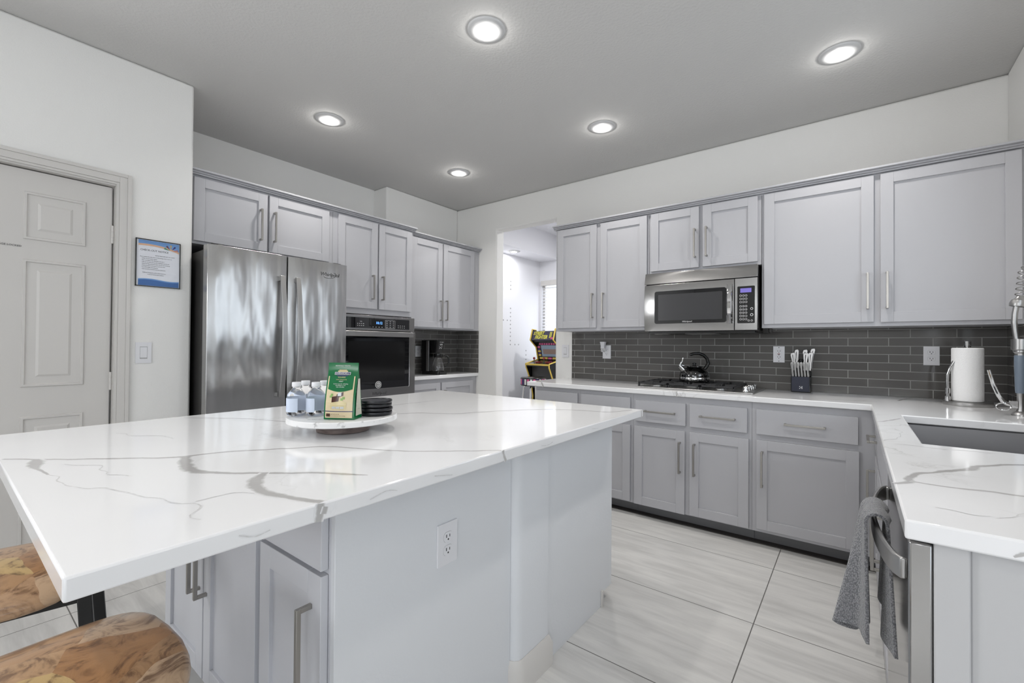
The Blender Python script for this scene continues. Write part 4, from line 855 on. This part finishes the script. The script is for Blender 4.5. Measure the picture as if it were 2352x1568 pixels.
def tx(s_, u, z, size, m, sx=1.0, bold=0.0, al='CENTER'):
    p = fr(u, z); p2 = fr(u, z + .004); tl = math.atan2(p2[1] - p[1], p2[2] - p[2]); mb.text(s_, (p[0], p[1] - .0034, p[2]), size, m, .0001, sx, 0, M=Matrix.Rotation(R(90) - tl, 4, 'X'), bold=bold, align=al)
tx('GHIRARDELLI', .053, .149, .0085, 3, .92); tx('SQUARES', .053, .1365, .0062, 0); tx('DARK CHOCOLATE', .053, .129, .0040, 0); tx('MINT', .053, .1232, .0056, 3, 1.1); tx('luscious smooth, refreshing', .053, .1155, .0045, 3); tx('mint filling in a rich', .053, .1105, .0045, 3); tx('dark chocolate', .053, .1055, .0045, 3)
tx('INDIVIDUALLY WRAPPED', .053, .174, .0045, 3); tx('NET WT 4.12 OZ', .028, .018, .004, 4, .9, 0, 'LEFT'); tx('dark chocolate squares with a mint filling', .028, .0125, .0032, 4, .9, 0, 'LEFT')
mb.build('printed_front', root, 0, 0, True)
mb = MB(flat('bag_side_print', lin(206, 205, 190), .3), G1, T=TB); mb.grid(lambda a, b: (BW - .0002 - .010 * math.sin(math.pi * min(1, (.04 + .72 * b) * 1.2)) * (1 - (.04 + .72 * b)) * (1 - abs(2 * (.12 + .76 * a) - 1)) + .0022, .030 * (.04 + .72 * b) + (.060 * (1 - (.04 + .72 * b)) + .004) * (.12 + .76 * a), .012 + .120 * b), 6, 6); mb.build('side_print', root, 0, 60)
# coasters
for k in range(4):
    mb = MB(M_COAST); z = ZS + .0132 * k; ox, oy = ((0, 0), (.001, .0015), (-.002, 0), (.001, -.001))[k]
    mb.lathe([(.0, 0), (.050, 0), (.055, .003), (.0565, .008), (.0555, .0125), (.0535, .0125), (.052, .0095), (.0, .0095)], (-1.336 + ox, .953 + oy, z), 0, 48)
    tag(mb.build('coaster', None, 0, 50), ['bottom black round coaster of the stack on the marble stand', 'second black round coaster up from the marble stand', 'black round coaster just under the topmost one of the stack', 'topmost black round coaster of the stack beside the green bag'][k], 'coaster', 'black coasters stacked on the marble stand')

# ------------------------------------------------------------------ bar stools
def make_stool():
    root = thing('bar_stool', 'x', 'stool', (0, 0, 0), 'wooden bar stools at the island')
    mb = MB(M_WOOD); n = 40; hx_, hy_, ex = .215, .205, 3.2
    def outline(sc, n=n):
        P = []
        for k in range(n):
            a = 2 * math.pi * k / n; c_, s_ = math.cos(a), math.sin(a); P.append((sc * hx_ * math.copysign(abs(c_) ** (2 / ex), c_), sc * hy_ * math.copysign(abs(s_) ** (2 / ex), s_)))
        return P
    def ztop(x, y): return .676 - .046 * abs(x / hx_) ** 2.6 - .006 * (y / hy_) ** 2
    rings = []
    for sc, dz in ((.02, -.034), (.6, -.034), (.93, -.032), (.985, -.024), (1.0, -.014), (.985, -.004), (.95, 0), (.8, 0), (.6, 0), (.4, 0), (.2, 0), (.02, 0)): rings.append([(x, y, ztop(x, y) + dz) for x, y in outline(sc)])
    mb.loft(rings); mb.build('seat', root, 0, 60)
    for (sx, sy) in ((1, 1), (1, -1), (-1, 1), (-1, -1)):
        mb = MB(M_BLACKM); tp = Vector((sx * .178, sy * .170, .616)); bt = Vector((sx * .222, sy * .212, 0)); d = (bt - tp).normalized(); u = Vector((-d.y * sx, d.x, 0)); u = Vector((1, 0, 0)) - d * d.x; u.normalize(); v_ = d.cross(u)
        def sq(p, a, b): return [tuple(p + u * i * a + v_ * j * b) for i, j in ((-1, -1), (1, -1), (1, 1), (-1, 1))]
        mb.loft([sq(tp, .013, .013), sq(bt, .013, .013)]); mb.build('leg', root, .002)
    mb = MB(M_BLACKM)
    for sx in (-1, 1): mb.box(sx * .178 - .010, sx * .178 + .010, -.180, .180, .596, .612)
    for sy in (-1, 1): mb.box(-.178, .178, sy * .170 - .010, sy * .170 + .010, .596, .612)
    mb.build('seat_frame', root, .002)
    mb = MB(M_BLACKM); q = .203
    for s_ in (-1, 1): mb.box(-q, q, s_ * q * .955 - .008, s_ * q * .955 + .008, .22, .238); mb.box(s_ * q - .008, s_ * q + .008, -q * .955, q * .955, .30, .318)
    mb.build('foot_rest', root, .002); return root
ST = make_stool()
for k, (x, y_, a, lab) in enumerate(((-1.045, .085, 4, 'wooden bar stool nearest the camera at the island corner'), (-1.68, .10, -12, 'wooden bar stool second along, under the overhang past the nearest one'))):
    o = ST if k == 0 else copy_tree(ST); o.location = (x, y_, 0); o.rotation_euler.z = R(a); o['label'] = lab

# ------------------------------------------------------------------ dishwasher and towel
root = thing('dishwasher', 'stainless dishwasher with a bowed bar handle at the end of the sink counter', 'dishwasher', (.39, 1.39, 0))
mb = MB(M_DKGREY, M_BLACK); mb.box(.112, XW - .03, 1.090, 1.695, .09, .872); mb.box(.16, XW - .03, 1.095, 1.695, 0, .09, 1); mb.build('tub', root)
mb = MB(M_DW); mb.box(.076, .1085, 1.068, 1.692, .105, .872); dd = mb.build('door', root, .004)
mb = MB(M_STEELS); n = 28; rings = []
for k in range(n + 1):
    t = k / n; e = math.sin(math.pi * t) ** .55 if 0 < t < 1 else 0; x = .066 - .036 * e; y_ = 1.082 + .540 * t; rings.append([(x, y_, .795), (x + .009, y_, .795), (x + .009, y_, .834), (x, y_, .834)])
mb.loft(rings); mb.box(.0672, .077, 1.084, 1.092, .797, .832); mb.box(.0672, .077, 1.612, 1.620, .797, .832); mb.build('handle', dd, .003, 50)
mb = MB(M_TOWEL)
yc, yw = 1.305, .27
def tw(u, v):
    # u along the cloth length (outer hem -> bar -> inner hem), v across
    Lo, Li, top = .250, .222, .840
    s = u * (Lo + .06 + Li); w_ = v - .5
    if s < Lo:
        d = (Lo - s) / Lo; z = top - .004 - (Lo - s) - .05 * d * w_ + .010 * d * math.sin(v * 9)
        x = .016 - .020 * d + .027 * math.sin(v * 11.5 + 1.2) * (.12 + .88 * d) - .007 * d * math.sin(v * 27)
        y_ = yc + yw * w_ * (.50 + .50 * d) + .014 * math.sin(v * 12) * d
    elif s < Lo + .06:
        a = (s - Lo) / .06 * math.pi; x = .037 - .021 * math.cos(a); z = top - .002 + .020 * math.sin(a); y_ = yc + yw * w_ * .50; x += .003 * math.sin(v * 11.5 + 1.2) * math.cos(a)
    else:
        d = (s - Lo - .06) / Li; z = top - .004 - d * Li + .02 * d * w_; x = .056 + .010 * math.sin(v * 10 + 2) * d; x = min(x, .0685); y_ = yc - .02 * d + yw * w_ * (.50 + .40 * d)
    return (x, y_, z)
mb.grid(tw, 90, 60)
ob = mb.build('dish_towel', None, 0, 80, False); so = ob.modifiers.new('thick', 'SOLIDIFY'); so.thickness = .006; so.offset = 0
tag(ob, 'grey terry towel draped over the dishwasher handle', 'towel')

# ------------------------------------------------------------------ recessed ceiling lights
def make_light():
    root = thing('recessed_light', 'x', 'ceiling light', (0, 0, 0), 'recessed ceiling lights')
    mb = MB(M_LTRIM); mb.lathe([(.046, -.010), (.052, -.0115), (.070, -.010), (.086, -.006), (.094, -.001), (.094, .0), (.046, .0)], (0, 0, 0), 0, 48); mb.build('trim_ring', root, 0, 60)
    mb = MB(M_LAMP); mb.lathe([(.0, -.0135), (.030, -.013), (.042, -.0115), (.0465, -.009), (.0, -.0085)], (0, 0, 0), 0, 36); mb.build('diffuser', root, 0, 60)
    return root
LS = [(-1.443, 1.650, 'recessed ceiling light highest in the view, over the island'), (-.064, 2.906, 'recessed ceiling light at the right, above the sink corner'), (-2.887, 1.659, 'recessed ceiling light at the left, nearest the refrigerator'), (-1.423, 2.883, 'recessed ceiling light in front of the microwave'), (-2.833, 2.877, 'recessed ceiling light farthest back, near the coffee corner'), (-.064, 1.650, 'recessed ceiling light above the dishwasher end'), (-1.0, -.55, 'recessed ceiling light above the stools'), (2.2, -.4, 'recessed ceiling light over the nook beside the viewer'), (.9, -1.4, 'recessed ceiling light behind the viewer, toward the window')]
L0 = make_light()
for k, (x, y_, lab) in enumerate(LS):
    o = L0 if k == 0 else copy_tree(L0); o.location = (x, y_, ZC); o['label'] = lab
    ld = bpy.data.lights.new('lamp_glow', 'AREA'); ld.shape = 'DISK'; ld.size = .10; ld.energy = LAMP_W; ld.spread = R(132); ld.color = (1, .97, .93)
    lo = bpy.data.objects.new('lamp_glow', ld); lo.location = (x, y_, ZC - .016); COL.objects.link(lo)
    ld = bpy.data.lights.new('lamp_spill', 'POINT'); ld.energy = .8; ld.shadow_soft_size = .008; ld.color = (1, .98, .95)
    lo = bpy.data.objects.new('lamp_spill', ld); lo.location = (x, y_, ZC - .032); COL.objects.link(lo)

# ------------------------------------------------------------------ hall beyond the doorway
HX, HY = -4.03, 5.96
mb = MB(M_HALLWALL); mb.box(HX - .1, HX, YR + .13, HY + .1, 0, 3.0); struct(mb.build('wall_hall', smooth=0))
wx0, wx1, wz0, wz1 = -3.985, -3.05, .95, 2.225
wall('wall_hall_end', M_HALLWALL, [HX, wx0, wx1, -.5], [0, wz0, wz1, 3.0], lambda x, z: not (wx0 < x < wx1 and wz0 < z < wz1), 'y', HY, HY + .12)
mb = MB(M_HALLWALL); mb.box(-.6, -.5, YR + .13, HY, 0, 3.0); struct(mb.build('wall_hall_right', smooth=0))
mb = MB(M_HALLWALL); mb.box(HX - .1, -.5, YR + .13, HY + .1, 2.922, 3.02); struct(mb.build('ceiling', smooth=0))
mb = MB(M_HALLWALL); mb.box(HX, -3.67, YR + .13, HY, 2.56, 2.922); struct(mb.build('trim_6', smooth=0))
root = thing('window_1', 'bright hall window with white blinds', 'window', ((wx0 + wx1) / 2, HY, wz0)); struct(root)
mb = MB(M_TRIM); e = .05
for (a, b, c, d) in ((wx0 - .002, wx0 + .04, wz0, wz1), (wx1 - .04, wx1, wz0, wz1), (wx0, wx1, wz0, wz0 + .04), (wx0, wx1, wz1 - .04, wz1), ((wx0 + wx1) / 2 - .015, (wx0 + wx1) / 2 + .015, wz0, wz1)): mb.box(a, b, HY + .04, HY + .09, c, d)
mb.box(wx0 - .005, wx1 + .005, HY - .03, HY + .02, wz1 - .05, wz1 + .03); mb.build('window_frame', root, .003)
mb = MB(M_PANE); mb.box(wx0, wx1, HY + .06, HY + .064, wz0, wz1); mb.build('pane', root)
mb = MB(M_WHITE); k = 0
while wz0 + .03 + .05 * k < wz1 - .06:
    z = wz0 + .03 + .05 * k; mb.prism([(HY - .002, z), (HY + .040, z + .022), (HY + .041, z + .025), (HY - .001, z + .003)], wx0 + .01, wx1 - .01, 0, 'x'); k += 1
mb.tube([(wx0 + .09, HY - .008, wz1 - .05), (wx0 + .09, HY - .008, wz0 + .4)], .004, 0, 6); mb.build('blinds', root, 0, 0)
for (x, yy, zz) in ((-3.85, 5.03, 2.56),):
    o = copy_tree(L0); o.location = (x, yy, zz); o['label'] = 'recessed ceiling light in the hall soffit seen through the doorway'
ld = bpy.data.lights.new('hall_glow', 'AREA'); ld.shape = 'DISK'; ld.size = .10; ld.energy = LAMP_W; lo = bpy.data.objects.new('hall_glow', ld); lo.location = (-3.85, 5.03, 2.543); COL.objects.link(lo)
ld = bpy.data.lights.new('hall_ceiling_glow', 'AREA'); ld.shape = 'DISK'; ld.size = .12; ld.energy = 26; lo = bpy.data.objects.new('hall_ceiling_glow', ld); lo.location = (-2.2, 4.9, 2.90); COL.objects.link(lo)
# grey dot decals on the hall wall
dots = [(5.197, z) for z in (2.166, 2.108, 2.05, 1.767, 1.703, 1.645, 1.587, 1.529, 1.471, 1.413, 1.355, 1.291, 1.233)] + [(5.028, 1.587), (5.12, 1.587), (5.31, 1.233), (5.40, 1.233), (5.594, 1.141), (5.594, 1.074), (5.594, 1.006)]
for k, (y_, z) in enumerate(dots):
    mb = MB(M_GREY); mb.lathe([(.0, 0), (.011, 0), (.011, .0012), (.0, .0012)], (HX, y_, z), 0, 12, 'x'); tag(mb.build('wall_dot', None, 0, 0), 'small grey dot sticker on the hall wall', 'wall sticker', 'grey dot stickers on the hall wall')
# arcade machine
TAr = Matrix.Translation((-3.70, 5.13, 0)) @ Matrix.Rotation(R(-10), 4, 'Z')
root = thing('arcade_machine', 'black arcade machine with yellow edging in the hall by the window', 'arcade machine', TAr @ Vector((.22, .25, 0)))
PK, SK, VI = flat('arcade_pink', lin(226, 96, 150)), flat('arcade_screen_image', lin(150, 168, 186), .15), flat('arcade_violet', lin(66, 40, 110))
AW = .46
side = [(.10, .0), (.58, .0), (.58, 1.42), (.20, 1.42), (.20, 1.44), (.12, 1.45), (.08, 1.30), (.20, 1.20), (.24, 1.02), (.0, .965), (.0, .92), (.10, .70), (.14, .5)]
for sx, nm in ((0, 'side_panel'), (AW - .018, 'side_panel')):
    mb = MB(M_BLACK, M_GOLD, T=TAr); mb.prism(side, sx, sx + .018, 0, 'x')
    P = [(sx + .009, a, b) for a, b in side[4:] + side[:1]]
    for p, q_ in zip(P, P[1:]): mb.tube([p, q_], .0105, 1, 6)
    mb.build(nm, root)
mb = MB(M_BLACK, PK, M_GOLD, VI, M_TEXTW, T=TAr); mb.box(.018, AW - .018, .30, .57, .06, 1.40); mb.box(.018, AW - .018, .13, .25, 1.27, 1.42); mb.build('body', root)
YG = flat('marquee_yellow', lin(226, 220, 90))
mb = MB(flat('marquee_dark', lin(62, 58, 82)), YG, PK, T=TAr); mb.prism([(.122, 1.425), (.092, 1.295), (.10, 1.295), (.14, 1.425)], .018, AW - .018, 0, 'x')
Mm = Matrix.Rotation(R(90 - 13), 4, 'X'); mb.text('STREET', (.15, .110, 1.392), .065, 1, .0015, .95, .3, M=Mm, bold=.002); mb.text('FIGHTER', (.20, .100, 1.337), .072, 1, .0015, .85, .3, M=Mm, bold=.002); mb.text('II', (.375, .106, 1.362), .12, 1, .0015, .8, .1, M=Mm, bold=.002); mb.box(.385, .435, .094, .10, 1.31, 1.335, 2); mb.build('marquee', root, 0, 0)
mb = MB(SK, flat('screen_tan', lin(150, 128, 118), .2), M_BLACK, VI, PK, M_GOLD, T=TAr)
sl = lambda z: .21 + .05 * (1.26 - z) / .24
mb.prism([(sl(1.27) - .01, 1.27), (sl(1.03) - .01, 1.03), (sl(1.03), 1.03), (sl(1.27), 1.27)], .018, AW - .018, 2, 'x')
mb.prism([(sl(1.225) - .013, 1.225), (sl(1.065) - .013, 1.065), (sl(1.065) - .009, 1.065), (sl(1.225) - .009, 1.225)], .10, AW - .03, 0, 'x')
mb.prism([(sl(1.17) - .0145, 1.17), (sl(1.10) - .0145, 1.10), (sl(1.10) - .012, 1.10), (sl(1.17) - .012, 1.17)], .13, AW - .05, 1, 'x')
for k in range(8): z = 1.245; mb.box(.07 + .045 * k, .10 + .045 * k, sl(z) - .014, sl(z) - .008, z - .014, z + .012, 4)
for k, (z, m) in enumerate(((1.20, 4), (1.165, 3), (1.14, 5), (1.11, 3), (1.085, 5))): mb.box(.03, .08, sl(z) - .014, sl(z) - .008, z - .012, z + .012, m)
mb.box(.05, .20, sl(1.04) - .02, sl(1.04) - .01, 1.028, 1.055, 5); mb.box(.30, .44, sl(1.04) - .02, sl(1.04) - .01, 1.028, 1.055, 5); mb.box(.215, .285, sl(1.04) - .02, sl(1.04) - .01, 1.028, 1.052, 4); mb.build('screen', root, 0, 0)
mb = MB(M_BLACK, M_GOLD, M_RED, M_DKGREY, T=TAr); mb.prism([(.0, .93), (.0, .965), (.23, 1.015), (.23, .96)], .018, AW - .018, 0, 'x'); mb.box(.0, AW, -.012, .0, .945, .968, 1)
for x in (.10, .29):
    mb.tube([(x, .07, .975), (x, .07, 1.03)], .006, 3, 8); mb.lathe([(.0, 1.02), (.016, 1.03), (.018, 1.042), (.012, 1.056), (.0, 1.06)], (x, .07, 0), 2, 14)
    for i in range(3):
        for j in range(2): mb.lathe([(.011, .98), (.011, .998), (.0, .999)], (x + .045 + .03 * i, .06 + .045 * j, 0), 2, 10)
mb.build('control_deck', root, 0, 40)
mb = MB(M_DKGREY, T=TAr); mb.box(.03, AW - .03, .10, .225, .62, .93); mb.build('lower_panel', root)
# hall stool
sx_, sy_ = -3.30, 4.745
root = thing('arcade_stool', 'low round stool with pink patterned band and chrome legs before the arcade machine', 'stool', (sx_, sy_, 0))
mb = MB(M_BLACK, PK, M_TEXTW, VI); mb.lathe([(.0, .705), (.158, .705), (.166, .715), (.166, .798), (.156, .810), (.0, .812)], (sx_, sy_, 0), 0, 40)
for k in range(26):
    a0 = R(360 / 26 * k); a1 = R(360 / 26 * (k + .72)); m = (1, 2, 1, 3, 2)[k % 5]
    mb.grid(lambda u, v, a0=a0, a1=a1: (sx_ + .1672 * math.cos(a0 + (a1 - a0) * u), sy_ + .1672 * math.sin(a0 + (a1 - a0) * u), (.722 + .070 * v)), 2, 1, m)
mb.build('seat', root, 0, 50, False)
for k in range(4):
    a = R(20 + 90 * k); mb = MB(M_CHROME); mb.tube([(sx_ + .10 * math.cos(a), sy_ + .10 * math.sin(a), .705), (sx_ + .125 * math.cos(a), sy_ + .125 * math.sin(a), .68), (sx_ + .20 * math.cos(a), sy_ + .20 * math.sin(a), .0)], .011, 0, 10); mb.build('leg', root)
mb = MB(M_CHROME); mb.tube([(sx_ + .172 * math.cos(t), sy_ + .172 * math.sin(t), .26) for t in [2 * math.pi * k / 32 for k in range(33)]], .008, 0, 8); mb.build('foot_ring', root)
# unseen windows that let the daylight in; high and side ones added for fill
for nm, (ax_, u0, u1, z0, z1, t0) in (('window_2', ('x', 1.78, 2.78, 1.16, 2.16, XW + .06)), ('added_window_side', ('x', -1.85, -.45, 1.5, 2.5, XD - .08)), ('window_3', ('y', 1.2, 4.1, .04, 2.25, -5.06)), ('added_window_high', ('y', -1.0, 1.0, 1.75, 2.62, -5.06)), ('window_4', ('x', -2.9, -.3, .7, 2.3, 4.44))):
    mb = MB(M_TRIM, M_PANE); P = (lambda u, z, t: (t, u, z)) if ax_ == 'x' else (lambda u, z, t: (u, t, z)); um = (u0 + u1) / 2
    mb.slab([u0, u0 + .05, um - .025, um + .025, u1 - .05, u1], [z0, z0 + .05, z1 - .05, z1], lambda u, z: not (z0 + .05 < z < z1 - .05 and (u0 + .05 < u < um - .025 or um + .025 < u < u1 - .05)), t0, t0 + .04, 0, P)
    mb.slab([u0 + .05, u1 - .05], [z0 + .05, z1 - .05], lambda u, z: True, t0 + .018, t0 + .022, 1, P)
    struct(mb.build(nm, None, 0, 0))
